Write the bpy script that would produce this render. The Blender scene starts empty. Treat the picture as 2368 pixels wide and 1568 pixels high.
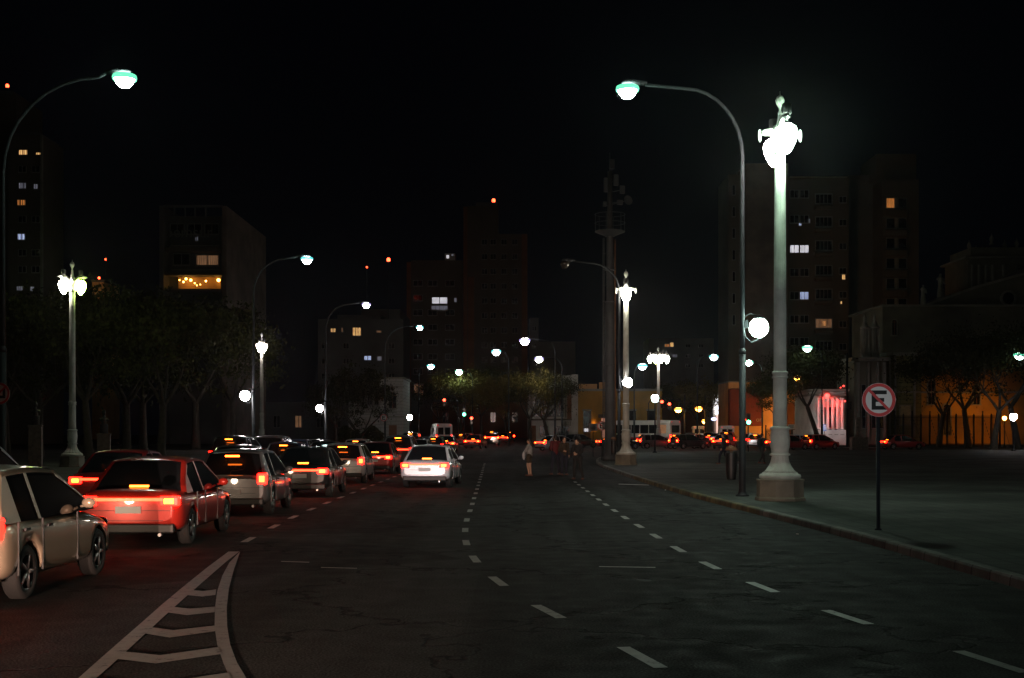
import bpy, bmesh, math, random
from mathutils import Vector, Matrix
random.seed(11)
PI = math.pi
HAZE = 0.00013
R = math.radians
sc = bpy.context.scene
COL = sc.collection
F, CX, HY, CH = 2900.0, 1183.5, 1000.0, 1.9      # focal length and centre in photo units, eye height in metres

def gz(y):                                        # the avenue climbs very gently beyond the square
    return 0.0 if y < 90 else min((y - 90) * 0.006, 1.2)
def X(px, y): return (px - CX) * y / F
def Z(py, y): return CH + (HY - py) * y / F
def W(px, py, z=0.0):                             # point of the flat near ground
    y = F * (CH - z) / (py - HY)
    return (X(px, y), y)

# ------------------------------------------------------------------ materials
def nt(name):
    m = bpy.data.materials.new(name); m.use_nodes = True
    n = m.node_tree; b = n.nodes['Principled BSDF']
    return m, n, b
def mat(name, col, rough=0.6, metal=0.0, var=0.25, scale=3.0, bump=0.0, bscale=20.0, spec=0.5, coat=0.0):
    m, n, b = nt(name)
    b.inputs['Roughness'].default_value = rough
    b.inputs['Metallic'].default_value = metal
    b.inputs['Specular IOR Level'].default_value = spec
    b.inputs['Coat Weight'].default_value = coat
    tc = n.nodes.new('ShaderNodeTexCoord')
    nz = n.nodes.new('ShaderNodeTexNoise'); nz.inputs['Scale'].default_value = scale; nz.inputs['Detail'].default_value = 8
    n.links.new(tc.outputs['Object'], nz.inputs['Vector'])
    rp = n.nodes.new('ShaderNodeValToRGB')
    rp.color_ramp.elements[0].position = 0.3; rp.color_ramp.elements[1].position = 0.7
    rp.color_ramp.elements[0].color = tuple(c * (1 - var) for c in col) + (1,)
    rp.color_ramp.elements[1].color = tuple(min(1, c * (1 + var)) for c in col) + (1,)
    n.links.new(nz.outputs['Fac'], rp.inputs['Fac'])
    n.links.new(rp.outputs['Color'], b.inputs['Base Color'])
    if bump > 0:
        n2 = n.nodes.new('ShaderNodeTexNoise'); n2.inputs['Scale'].default_value = bscale; n2.inputs['Detail'].default_value = 5
        n.links.new(tc.outputs['Object'], n2.inputs['Vector'])
        bp = n.nodes.new('ShaderNodeBump'); bp.inputs['Strength'].default_value = bump; bp.inputs['Distance'].default_value = 0.02
        n.links.new(n2.outputs['Fac'], bp.inputs['Height']); n.links.new(bp.outputs['Normal'], b.inputs['Normal'])
    return m
def emit(name, col, s, base=None):
    m, n, b = nt(name)
    b.inputs['Base Color'].default_value = tuple(base or [0.3 * c + .02 for c in col]) + (1,)
    b.inputs['Roughness'].default_value = 0.3
    b.inputs['Emission Color'].default_value = tuple(col) + (1,)
    b.inputs['Emission Strength'].default_value = s
    return m

def lit_window(name, col, s):
    m = emit(name, col, s); n = m.node_tree; b = n.nodes['Principled BSDF']; L = n.links.new
    tc = n.nodes.new('ShaderNodeTexCoord'); wv = n.nodes.new('ShaderNodeTexWave'); wv.inputs['Scale'].default_value = 1.4; wv.inputs['Distortion'].default_value = 3; wv.inputs['Detail'].default_value = 3
    L(tc.outputs['Object'], wv.inputs['Vector'])
    q = n.nodes.new('ShaderNodeTexNoise'); q.inputs['Scale'].default_value = .9; q.inputs['Detail'].default_value = 3; L(tc.outputs['Object'], q.inputs['Vector'])
    mu = n.nodes.new('ShaderNodeMath'); mu.operation = 'MULTIPLY'; L(wv.outputs['Fac'], mu.inputs[0]); L(q.outputs['Fac'], mu.inputs[1])
    mr = n.nodes.new('ShaderNodeMapRange'); mr.inputs['From Max'].default_value = .6; mr.inputs['To Min'].default_value = .25*s; mr.inputs['To Max'].default_value = 1.7*s
    L(mu.outputs[0], mr.inputs['Value']); L(mr.outputs[0], b.inputs['Emission Strength']); return m
def asphalt_mat():
    m, n, b = nt('asphalt')
    L = n.links.new
    tc = n.nodes.new('ShaderNodeTexCoord')
    def noise(s, d=6, dist=0.0):
        q = n.nodes.new('ShaderNodeTexNoise'); q.inputs['Scale'].default_value = s; q.inputs['Detail'].default_value = d
        q.inputs['Distortion'].default_value = dist
        L(tc.outputs['Object'], q.inputs['Vector']); return q
    def ramp(src, p0, c0, p1, c1):
        q = n.nodes.new('ShaderNodeValToRGB'); e = q.color_ramp.elements
        e[0].position = p0; e[0].color = (c0,) * 3 + (1,); e[1].position = p1; e[1].color = (c1,) * 3 + (1,)
        L(src, q.inputs['Fac']); return q
    def mul(a, c):
        q = n.nodes.new('ShaderNodeMix'); q.data_type = 'RGBA'; q.blend_type = 'MULTIPLY'; q.inputs[0].default_value = 1
        L(a, q.inputs[6]); L(c, q.inputs[7]); return q.outputs[2]
    big = ramp(noise(0.12, 4, 1.0).outputs['Fac'], .35, .85, .65, 1.12)
    mid = ramp(noise(1.1, 8, .3).outputs['Fac'], .3, .88, .7, 1.1)
    fine = ramp(noise(46, 2).outputs['Fac'], .4, .55, .68, 2.1)
    vo = n.nodes.new('ShaderNodeTexVoronoi'); vo.feature = 'DISTANCE_TO_EDGE'; vo.inputs['Scale'].default_value = 0.23
    dv = n.nodes.new('ShaderNodeVectorMath'); dv.operation = 'ADD'
    q = noise(1.6, 5); sv = n.nodes.new('ShaderNodeVectorMath'); sv.operation = 'SCALE'; sv.inputs['Scale'].default_value = 1.6
    L(q.outputs['Color'], sv.inputs[0]); L(sv.outputs[0], dv.inputs[0]); L(tc.outputs['Object'], dv.inputs[1]); L(dv.outputs[0], vo.inputs['Vector'])
    crack = ramp(vo.outputs['Distance'], .003, .2, .013, 1.0)
    mpg = n.nodes.new('ShaderNodeMapping'); mpg.inputs['Scale'].default_value = (1.1, .035, 1); L(tc.outputs['Object'], mpg.inputs['Vector'])
    tr_ = n.nodes.new('ShaderNodeTexNoise'); tr_.inputs['Scale'].default_value = 1; tr_.inputs['Detail'].default_value = 4; L(mpg.outputs[0], tr_.inputs['Vector'])
    track = ramp(tr_.outputs['Fac'], .38, .72, .62, 1.2)
    stain = ramp(noise(.55, 3, .4).outputs['Fac'], .66, 1.0, .74, .5)
    vp = n.nodes.new('ShaderNodeTexVoronoi'); vp.inputs['Scale'].default_value = 0.16; vp.inputs['Randomness'].default_value = .9
    L(tc.outputs['Object'], vp.inputs['Vector'])
    patch = ramp(vp.outputs['Color'], .15, .62, .4, 1.0)
    base = n.nodes.new('ShaderNodeRGB'); base.outputs[0].default_value = (.036, .038, .037, 1)
    c = base.outputs[0]
    for r_ in (big, mid, fine, crack, patch, track, stain): c = mul(c, r_.outputs['Color'])
    L(c, b.inputs['Base Color'])
    rr = ramp(noise(2.5, 6).outputs['Fac'],   .3, .7, .7, .95); L(rr.outputs['Color'], b.inputs['Roughness'])
    b.inputs['Specular IOR Level'].default_value = .07
    bp = n.nodes.new('ShaderNodeBump'); bp.inputs['Strength'].default_value = .55; bp.inputs['Distance'].default_value = .012
    L(noise(34, 4).outputs['Fac'], bp.inputs['Height'])
    bp2 = n.nodes.new('ShaderNodeBump'); bp2.inputs['Strength'].default_value = .4; bp2.inputs['Distance'].default_value = .04
    L(crack.outputs['Color'], bp2.inputs['Height']); L(bp.outputs['Normal'], bp2.inputs['Normal'])
    L(bp2.outputs['Normal'], b.inputs['Normal'])
    return m
def paving_mat():
    m, n, b = nt('paving_tiles'); L = n.links.new
    tc = n.nodes.new('ShaderNodeTexCoord')
    br = n.nodes.new('ShaderNodeTexBrick'); br.offset = 0; br.inputs['Scale'].default_value = 1.0
    br.inputs['Brick Width'].default_value = .4; br.inputs['Row Height'].default_value = .4; br.inputs['Mortar Size'].default_value = .012
    br.inputs['Color1'].default_value = (.06, .066, .06, 1); br.inputs['Color2'].default_value = (.085, .09, .082, 1); br.inputs['Mortar'].default_value = (.028, .029, .026, 1)
    L(tc.outputs['Object'], br.inputs['Vector'])
    q = n.nodes.new('ShaderNodeTexNoise'); q.inputs['Scale'].default_value = .35; q.inputs['Detail'].default_value = 9
    L(tc.outputs['Object'], q.inputs['Vector'])
    r_ = n.nodes.new('ShaderNodeValToRGB'); e = r_.color_ramp.elements; e[0].position = .35; e[0].color = (.5, .5, .5, 1); e[1].position = .65; e[1].color = (1.2, 1.2, 1.2, 1)
    L(q.outputs['Fac'], r_.inputs['Fac'])
    mx = n.nodes.new('ShaderNodeMix'); mx.data_type = 'RGBA'; mx.blend_type = 'MULTIPLY'; mx.inputs[0].default_value = 1
    L(br.outputs['Color'], mx.inputs[6]); L(r_.outputs['Color'], mx.inputs[7]); L(mx.outputs[2], b.inputs['Base Color'])
    b.inputs['Roughness'].default_value = .8; b.inputs['Specular IOR Level'].default_value = .15
    bp = n.nodes.new('ShaderNodeBump'); bp.inputs['Strength'].default_value = .3; bp.inputs['Distance'].default_value = .01
    L(br.outputs['Fac'], bp.inputs['Height']); bp.invert = True; L(bp.outputs['Normal'], b.inputs['Normal'])
    return m
def marking_mat():
    m, n, b = nt('worn_road_paint'); L = n.links.new
    tc = n.nodes.new('ShaderNodeTexCoord')
    q = n.nodes.new('ShaderNodeTexNoise'); q.inputs['Scale'].default_value = 7; q.inputs['Detail'].default_value = 10; q.inputs['Roughness'].default_value = .75
    L(tc.outputs['Object'], q.inputs['Vector'])
    r_ = n.nodes.new('ShaderNodeValToRGB'); e = r_.color_ramp.elements
    e[0].position = .37; e[0].color = (.06, .06, .06, 1); e[1].position = .43; e[1].color = (.3, .3, .285, 1)
    x = e.new(.8); x.color = (.44, .44, .41, 1)
    L(q.outputs['Fac'], r_.inputs['Fac']); L(r_.outputs['Color'], b.inputs['Base Color']); b.inputs['Roughness'].default_value = .6
    return m
def brick_wall_mat(name, c1, c2, w=1.2, h=.45, mortar=.02):
    m, n, b = nt(name); L = n.links.new
    tc = n.nodes.new('ShaderNodeTexCoord')
    mp = n.nodes.new('ShaderNodeMapping'); mp.inputs['Rotation'].default_value = (R(90), 0, 0); L(tc.outputs['Object'], mp.inputs['Vector'])
    br = n.nodes.new('ShaderNodeTexBrick'); br.inputs['Brick Width'].default_value = w; br.inputs['Row Height'].default_value = h; br.inputs['Mortar Size'].default_value = mortar
    br.inputs['Scale'].default_value = 1
    br.inputs['Color1'].default_value = c1 + (1,); br.inputs['Color2'].default_value = c2 + (1,); br.inputs['Mortar'].default_value = tuple(.5 * c for c in c1) + (1,)
    L(mp.outputs[0], br.inputs['Vector']); L(br.outputs['Color'], b.inputs['Base Color']); b.inputs['Roughness'].default_value = .85
    return m

M = {}
M['asphalt'] = asphalt_mat(); M['paving'] = paving_mat(); M['paint'] = marking_mat()
def kerb_mat(name, col):
    m = mat(name, col, .8, var=.45, scale=2.2, bump=.4); n = m.node_tree; b = n.nodes['Principled BSDF']; L = n.links.new
    src = b.inputs['Base Color'].links[0].from_socket
    tc = n.nodes.new('ShaderNodeTexCoord'); sp = n.nodes.new('ShaderNodeSeparateXYZ'); L(tc.outputs['Object'], sp.inputs[0])
    def mth(op, a, v):
        q = n.nodes.new('ShaderNodeMath'); q.operation = op; L(a, q.inputs[0]); q.inputs[1].default_value = v; return q.outputs[0]
    d = mth('DIVIDE', sp.outputs['Y'], .62); fr = mth('FRACT', d, 0); fl = mth('FLOOR', d, 0)
    wn = n.nodes.new('ShaderNodeTexWhiteNoise'); wn.noise_dimensions = '1D'; L(fl, wn.inputs['W'])
    gap = mth('GREATER_THAN', fr, .05)
    mr = n.nodes.new('ShaderNodeMapRange'); mr.inputs['To Min'].default_value = .45; mr.inputs['To Max'].default_value = 1.35; L(wn.outputs['Value'], mr.inputs['Value'])
    g2 = n.nodes.new('ShaderNodeMapRange'); g2.inputs['To Min'].default_value = .3; g2.inputs['To Max'].default_value = 1; L(gap, g2.inputs['Value'])
    mu = n.nodes.new('ShaderNodeMath'); mu.operation = 'MULTIPLY'; L(mr.outputs[0], mu.inputs[0]); L(g2.outputs[0], mu.inputs[1])
    vm = n.nodes.new('ShaderNodeVectorMath'); vm.operation = 'SCALE'; L(src, vm.inputs[0]); L(mu.outputs[0], vm.inputs['Scale']); L(vm.outputs[0], b.inputs['Base Color'])
    return m
M['kerb'] = kerb_mat('kerb_stone', (.14, .14, .12)); M['kerb_yellow'] = kerb_mat('kerb_faded_yellow', (.11, .092, .035))
M['pole_dark'] = mat('pole_dark_paint', (.011, .013, .016), .65, 0, .3, 2, spec=.3)
M['pole_grey'] = mat('pole_grey_paint', (.032, .036, .04), .7, 0, .25, 2, spec=.15)
M['column'] = mat('cast_stone_column', (.48, .5, .45), .75, 0, .22, 2.2, bump=.5, bscale=30)
M['plinth'] = mat('cast_stone_plinth', (.2, .185, .14), .8, 0, .35, 1.7, bump=.6, bscale=18)
M['iron'] = mat('wrought_iron', (.03, .03, .03), .5, .5, .2)
M['mast'] = mat('galvanised_mast', (.05, .05, .052), .7, 0, .25, 1.2)
M['rust'] = mat('rusty_steel', (.16, .07, .03), .8, .1, .4, 2)
M['black'] = mat('black_plastic', (.007, .007, .008), .5, 0, .2)
M['rubber'] = mat('tyre_rubber', (.009, .009, .009), .85, 0, .2)
M['rim'] = mat('alloy_rim', (.45, .45, .46), .3, .9, .1)
M['glass'] = mat('dark_window_glass', (.012, .014, .017), .06, 0, .1, spec=.8)
M['winframe'] = mat('window_frame', (.2, .19, .18), .6, 0, .2)
M['windark'] = mat('unlit_window_glass', (.012, .013, .016), .15, 0, .3, 1)
M['plate'] = mat('number_plate', (.6, .6, .62), .5, 0, .1)
M['white_sign'] = mat('sign_white', (.62, .6, .58), .5, 0, .06)
M['red_sign'] = mat('sign_red', (.5, .02, .02), .5, 0, .12)
M['black_sign'] = mat('sign_black', (.006, .006, .006), .8, 0, .1)
M['trunk'] = mat('tree_bark', (.035, .028, .02), .9, 0, .4, 6, bump=.7, bscale=14)
M['leaf'] = mat('leaves_green', (.04, .045, .01), .7, 0, .6, 1.2, spec=.12)
M['leaf_dark'] = mat('leaves_dark', (.026, .028, .006), .7, 0, .6, 1.2, spec=.12)
M['leaf_yellow'] = mat('leaves_autumn', (.11, .09, .02), .7, 0, .5, 1.0, spec=.15)
M['w_green'] = emit('lamp_glow_green_white', (.72, 1, .84), 135)
M['w_white'] = emit('lamp_glow_white', (1, .95, .93), 110)
M['w_cyan'] = emit('lamp_glow_cyan_white', (.72, 1, .97), 85)
M['halo_cyan'] = emit('lamp_halo_teal', (.1, .62, .62), 2.4)  # emissive tints for the halo ring added round each lamp
M['halo_green'] = emit('lamp_halo_green', (.16, .8, .48), 2.2)
M['halo_violet'] = emit('lamp_halo_violet', (.5, .4, .9), 2.0)
M['halo_orange'] = emit('lamp_halo_orange', (1, .28, .03), 1.6)
M['w_weak'] = emit('lamp_glow_weak', (.8, 1, .9), 25)
M['w_far'] = emit('lamp_glow_far_white', (.9, .97, 1), 42)
M['globe_green'] = emit('globe_greenish', (.7, 1, .77), 340)
M['globe_pink'] = emit('globe_pinkish', (1, .84, .78), 170)
M['globe_warm'] = emit('globe_warm_white', (1, .93, .76), 140)
M['globe_yellow'] = emit('globe_yellow_green', (.72, 1, .22), 75)
M['sodium'] = emit('sodium_lamp', (1, .42, .06), 55)
M['sodium_soft'] = emit('sodium_lamp_soft', (1, .5, .1), 20)
M['red_beacon'] = emit('red_beacon', (1, .06, .02), 18)
M['tl_red'] = emit('signal_red', (1, .05, .02), 22)
M['tl_green'] = emit('signal_green', (.1, 1, .45), 26)
M['tl_off'] = mat('signal_lens_off', (.03, .025, .02), .2)
M['tail'] = emit('tail_lamp_red', (1, .005, .0025), 38, (.4, .01, .01))
M['tail_hot'] = emit('tail_lamp_bulb', (1, .16, .012), 30, (.4, .05, .01))
M['tail_dim'] = emit('tail_lamp_dim', (1, .03, .015), 3, (.4, .01, .01))
M['reverse'] = emit('reversing_lamp', (1, .85, .6), 20)
M['head'] = emit('headlamp', (1, .9, .72), 30)
M['win_warm'] = lit_window('lit_window_warm', (1, .55, .2), 1.2)
M['win_orange'] = lit_window('lit_window_orange', (1, .35, .08), 0.56)
M['win_blue'] = lit_window('lit_window_bluish', (.55, .65, 1), 0.96)
M['win_white'] = lit_window('lit_window_white', (.9, .88, .95), 1.2)
M['win_dim'] = lit_window('lit_window_dim', (.8, .8, 1), 0.192)
M['win_dimwarm'] = lit_window('lit_window_dim_warm', (1, .5, .25), 0.208)
M['shop_white'] = emit('shop_light_panel', (1, .95, .95), 5.6)
M['shop_pink'] = emit('shop_light_column', (1, .62, .5), 1.92)
M['sign_blue'] = emit('blue_lit_sign', (.55, .6, 1), 4.8)
M['panel_lit'] = emit('lit_door_panel', (1, .42, .28), 1.12)

# ------------------------------------------------------------------ mesh building
class MB:
    def __init__(s): s.v = []; s.f = []; s.smooth = []
    def add(s, vs, fs, sm=False):
        o = len(s.v); s.v += [tuple(v) for v in vs]
        for f in fs: s.f.append([o + i for i in f]); s.smooth.append(sm)
        return s
    def box(s, x0, x1, y0, y1, z0, z1):
        return s.add([(x0,y0,z0),(x1,y0,z0),(x1,y1,z0),(x0,y1,z0),(x0,y0,z1),(x1,y0,z1),(x1,y1,z1),(x0,y1,z1)],
              [(0,3,2,1),(4,5,6,7),(0,1,5,4),(1,2,6,5),(2,3,7,6),(3,0,4,7)])
    def cbox(s, c, sx, sy, sz, rz=0.0):
        vs = []
        for z in (-.5, .5):
            for x, y in ((-.5,-.5),(.5,-.5),(.5,.5),(-.5,.5)):
                a, b = x * sx, y * sy
                vs.append((c[0] + a * math.cos(rz) - b * math.sin(rz), c[1] + a * math.sin(rz) + b * math.cos(rz), c[2] + z * sz))
        return s.add(vs, [(0,3,2,1),(4,5,6,7),(0,1,5,4),(1,2,6,5),(2,3,7,6),(3,0,4,7)])
    def tube(s, pts, rad, n=12, cap=True):
        pts = [Vector(p) for p in pts]
        if not isinstance(rad, (list, tuple)): rad = [rad] * len(pts)
        o = len(s.v); prev = None
        for i, p in enumerate(pts):
            t = (pts[min(i + 1, len(pts) - 1)] - pts[max(i - 1, 0)]).normalized()
            if prev is None:
                a = Vector((1, 0, 0)) if abs(t.x) < .9 else Vector((0, 1, 0))
                u = t.cross(a).normalized()
            else:
                u = (prev - t * prev.dot(t)).normalized()
            prev = u; w = t.cross(u)
            for k in range(n):
                a = 2 * PI * k / n
                q = p + (u * math.cos(a) + w * math.sin(a)) * rad[i]
                s.v.append(tuple(q))
        for i in range(len(pts) - 1):
            for k in range(n):
                s.f.append([o + i*n + k, o + i*n + (k+1) % n, o + (i+1)*n + (k+1) % n, o + (i+1)*n + k]); s.smooth.append(True)
        if cap:
            s.f.append([o + k for k in range(n)][::-1]); s.smooth.append(False)
            s.f.append([o + (len(pts)-1)*n + k for k in range(n)]); s.smooth.append(False)
        return s
    def lathe(s, prof, n=24, c=(0, 0, 0), flute=0, depth=0.0, sq=None, sm=True):
        o = len(s.v)
        for (r, z) in prof:
            for k in range(n):
                a = 2 * PI * (k + .5) / n
                rr = r
                if flute: rr = r * (1 - depth * abs(math.sin(a * flute / 2)))
                s.v.append((c[0] + rr * math.cos(a), c[1] + rr * math.sin(a), c[2] + z))
        for i in range(len(prof) - 1):
            for k in range(n):
                s.f.append([o+i*n+k, o+i*n+(k+1) % n, o+(i+1)*n+(k+1) % n, o+(i+1)*n+k]); s.smooth.append(sm)
        s.f.append([o + k for k in range(n)][::-1]); s.smooth.append(False)
        s.f.append([o + (len(prof)-1)*n + k for k in range(n)]); s.smooth.append(False)
        return s
    def ell(s, c, rx, ry, rz, n=14, m=9):
        o = len(s.v)
        for i in range(1, m):
            t = PI * i / m
            for k in range(n):
                a = 2 * PI * k / n
                s.v.append((c[0] + rx*math.sin(t)*math.cos(a), c[1] + ry*math.sin(t)*math.sin(a), c[2] - rz*math.cos(t)))
        b0 = len(s.v); s.v.append((c[0], c[1], c[2]-rz)); s.v.append((c[0], c[1], c[2]+rz))
        for i in range(m - 2):
            for k in range(n):
                s.f.append([o+i*n+k, o+i*n+(k+1) % n, o+(i+1)*n+(k+1) % n, o+(i+1)*n+k]); s.smooth.append(True)
        for k in range(n):
            s.f.append([b0, o+(k+1) % n, o+k]); s.smooth.append(True)
            s.f.append([b0+1, o+(m-2)*n+k, o+(m-2)*n+(k+1) % n]); s.smooth.append(True)
        return s
    def prism(s, poly, y0, y1):                      # poly in xz, extruded along y
        n = len(poly)
        vs = [(p[0], y0, p[1]) for p in poly] + [(p[0], y1, p[1]) for p in poly]
        fs = [list(range(n)), list(range(2*n-1, n-1, -1))] + [(i, n+i, n+(i+1) % n, (i+1) % n) for i in range(n)]
        return s.add(vs, fs)
    def flat(s, poly, z=0.004):                      # poly in xy, one sheet
        return s.add([(p[0], p[1], z + gz(p[1])) for p in poly], [list(range(len(poly)))])
    def build(s, name, m, parent=None, loc=None):
        me = bpy.data.meshes.new(name)
        me.from_pydata(s.v, [], s.f)
        me.polygons.foreach_set('use_smooth', s.smooth)
        me.materials.append(M[m] if isinstance(m, str) else m)
        bm = bmesh.new(); bm.from_mesh(me); bmesh.ops.recalc_face_normals(bm, faces=bm.faces); bm.to_mesh(me); bm.free()
        o = bpy.data.objects.new(name, me); COL.objects.link(o)
        if parent: o.parent = parent
        if loc: o.location = loc
        return o
def bevel(o, w=.01, seg=2):
    b = o.modifiers.new('bevel', 'BEVEL'); b.width = w; b.segments = seg; b.limit_method = 'ANGLE'; return o
def tag(o, label=None, cat=None, group=None, kind=None):
    if label: o['label'] = label
    if cat: o['category'] = cat
    if group: o['group'] = group
    if kind: o['kind'] = kind
    return o
def thing(name, label, cat, loc=(0, 0, 0), rz=0.0, group=None):
    o = bpy.data.objects.new(name, None); o.empty_display_size = .2; COL.objects.link(o)
    o.location = loc; o.rotation_euler = (0, 0, rz)
    return tag(o, label, cat, group)
def kids(o): return [c for c in COL.objects if c.parent == o]
def copy_tree(o, parent=None):
    c = o.copy(); COL.objects.link(c); c.parent = parent
    for k in kids(o): copy_tree(k, c)
    return c
def disc(mb, c, r, y0, y1, n=40):
    return mb.prism([(c[0] + r*math.cos(2*PI*k/n), c[1] + r*math.sin(2*PI*k/n)) for k in range(n)], y0, y1)
def ring(mb, c, r0, r1, y0, y1, n=48):
    vs = []; fs = []
    for k in range(n):
        a = 2*PI*k/n
        for r_ in (r0, r1):
            for y in (y0, y1): vs.append((c[0]+r_*math.cos(a), y, c[1]+r_*math.sin(a)))
    for k in range(n):
        a, b = 4*k, 4*((k+1) % n)
        fs += [(a, b, b+2, a+2), (a+1, a+3, b+3, b+1), (a, a+1, b+1, b), (a+2, b+2, b+3, a+3)]
    return mb.add(vs, fs)
def text_obj(name, body, size, loc, m, parent=None, rot=(R(90), 0, 0), ext=.01, align='CENTER'):
    cu = bpy.data.curves.new(name, 'FONT'); cu.body = body; cu.size = size; cu.extrude = ext; cu.align_x = align
    t = bpy.data.objects.new(name, cu); COL.objects.link(t)
    dg = bpy.context.evaluated_depsgraph_get(); me = bpy.data.meshes.new_from_object(t.evaluated_get(dg))
    bpy.data.objects.remove(t)
    o = bpy.data.objects.new(name, me); COL.objects.link(o); me.materials.clear(); me.materials.append(M[m])
    o.location = loc; o.rotation_euler = rot
    if parent: o.parent = parent
    return o

# ------------------------------------------------------------------ camera, world, light
cam = bpy.data.cameras.new('camera'); co = bpy.data.objects.new('camera', cam); COL.objects.link(co)
co.location = (0, 0, CH); co.rotation_euler = (R(90), 0, 0)
cam.sensor_width = 36; cam.lens = 36 * F / 2367.0
cam.shift_y = (HY - 784.0) / 2367.0
cam.clip_start = .1; cam.clip_end = 3000
sc.camera = co
w = bpy.data.worlds.new('World'); sc.world = w; w.use_nodes = True
bg = w.node_tree.nodes['Background']; bg.inputs['Color'].default_value = (.35, .45, .9, 1); bg.inputs['Strength'].default_value = .0016
sl = bpy.data.lights.new('faint_city_sky_light', 'SUN'); sl.energy = .009; sl.angle = R(12); sl.color = (1, .8, .58)
so = bpy.data.objects.new('faint_city_sky_light', sl); COL.objects.link(so); so.rotation_euler = (R(62), 0, R(-28))
sc.view_settings.view_transform = 'Standard'; sc.view_settings.look = 'None'; sc.view_settings.exposure = -0.75; sc.view_settings.gamma = 1
sc.render.engine = 'CYCLES'
cy = sc.cycles
cy.use_denoising = True
cy.max_bounces = 5; cy.diffuse_bounces = 2; cy.glossy_bounces = 3; cy.transmission_bounces = 2
cy.sample_clamp_indirect = 2.0; cy.sample_clamp_direct = 0; cy.caustics_reflective = False; cy.caustics_refractive = False
def spot(name, loc, target, power, col, ang=50, blend=.6, rad=.06, parent=None):
    l = bpy.data.lights.new(name, 'SPOT'); l.energy = power; l.color = col; l.spot_size = R(ang); l.spot_blend = blend; l.shadow_soft_size = rad
    o = bpy.data.objects.new(name, l); COL.objects.link(o); o.location = loc
    d = Vector(target) - Vector(loc); o.rotation_euler = d.to_track_quat('-Z', 'Y').to_euler()
    if parent: o.parent = parent
    return o
# ------------------------------------------------------------------ the setting
def strip(name, m, left, right, ys, dz, thick=0.0):
    mb = MB(); vs = []; fs = []
    for y in ys:
        vs += [(left(y), y, gz(y) + dz), (right(y), y, gz(y) + dz)]
    for i in range(len(ys) - 1): fs.append((2*i, 2*i+1, 2*i+3, 2*i+2))
    mb.add(vs, fs); o = mb.build(name, m); return tag(o, kind='structure')
def interp(pts, y):
    if y <= pts[0][1]: return pts[0][0]
    for (x0, y0), (x1, y1) in zip(pts, pts[1:]):
        if y <= y1: return x0 + (x1 - x0) * (y - y0) / (y1 - y0)
    return pts[-1][0]
def smooth_pts(pts, n=6):                       # Catmull-Rom through (x, y) points
    out = []
    for i in range(len(pts) - 1):
        p0 = pts[max(i-1, 0)]; p1 = pts[i]; p2 = pts[i+1]; p3 = pts[min(i+2, len(pts)-1)]
        for k in range(n):
            t = k / n
            out.append(tuple(.5*((2*p1[j]) + (-p0[j]+p2[j])*t + (2*p0[j]-5*p1[j]+4*p2[j]-p3[j])*t*t + (-p0[j]+3*p1[j]-3*p2[j]+p3[j])*t**3) for j in (0, 1)))
    out.append(pts[-1]); return out
ysr = [-60, 0, 20, 40, 60, 80, 90] + list(range(95, 300, 6)) + [320, 360, 400]
tag(strip('road', 'asphalt', lambda y: -230, lambda y: 230, ysr, 0.0), 'dark patched asphalt avenue and crossroads', None)
KR = smooth_pts([(6.9,-30),(6.65,0),(6.4,8),(6.16,15.1),(6.05,21.6),(5.75,27.5),(5.27,36.7),(4.98,48),(4.88,60),(4.95,70),(5.35,80),(6.3,90),(8.2,99),(11.5,106),(17,111),(26,114.3),(44,116.4),(140,118)])
KR = [p for i, p in enumerate(KR) if i == 0 or p[1] > KR[i-1][1] + 1e-4]
KL = smooth_pts([(-13.5,-30),(-13.5,30),(-13.5,70),(-13.6,98),(-14.4,106),(-17,112),(-25,115.4),(-60,117),(-160,118)])
KL = [p for i, p in enumerate(KL) if i == 0 or p[1] > KL[i-1][1] + 1e-4]
tag(strip('plaza_pavement', 'paving', lambda y: interp(KR, y) + .14, lambda y: 200, [p[1] for p in KR], .13), 'grey tiled pavement of the square beside the avenue')
tag(strip('left_pavement', 'paving', lambda y: -200, lambda y: interp(KL, y) - .14, [p[1] for p in KL], .13), 'tiled pavement across the avenue')
def kerb(name, pts, side, m, y0=None, y1=None):
    mb = MB(); o = 0; vs = []; fs = []
    i0 = 0 if y0 is None else max(i for i, p in enumerate(pts) if p[1] <= y0); i1 = len(pts)-1 if y1 is None else max(i for i, p in enumerate(pts) if p[1] <= y1)
    pts = pts[i0:i1+1]
    for i, p in enumerate(pts):
        a = pts[max(i-1, 0)]; b = pts[min(i+1, len(pts)-1)]
        t = Vector((b[0]-a[0], b[1]-a[1])).normalized(); nn = Vector((t.y, -t.x)) * side
        g = gz(p[1])
        for (d, z) in ((0, -.03), (.012, .105), (.03, .134), (.17, .138), (.17, .0)):
            vs.append((p[0] + nn.x*d, p[1] + nn.y*d, g + z))
    for i in range(len(pts) - 1):
        for k in range(4): fs.append((5*i+k, 5*i+k+1, 5*i+5+k+1, 5*i+5+k))
    mb.add(vs, fs); return tag(mb.build(name, m), kind='structure')
def dense(pts, step=.9):
    out = []
    for a, b in zip(pts, pts[1:]):
        n = max(1, int(math.hypot(b[0]-a[0], b[1]-a[1]) / step))
        for k in range(n): out.append((a[0]+(b[0]-a[0])*k/n, a[1]+(b[1]-a[1])*k/n))
    out.append(pts[-1]); return out
kerb('kerb', dense(KR), 1, 'kerb', None, 30)
kerb('yellow_kerb', dense(KR), 1, 'kerb_yellow', 30, 52)
kerb('far_kerb', dense(KR), 1, 'kerb', 52, None)
kerb('left_kerb', KL, -1, 'kerb')
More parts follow.
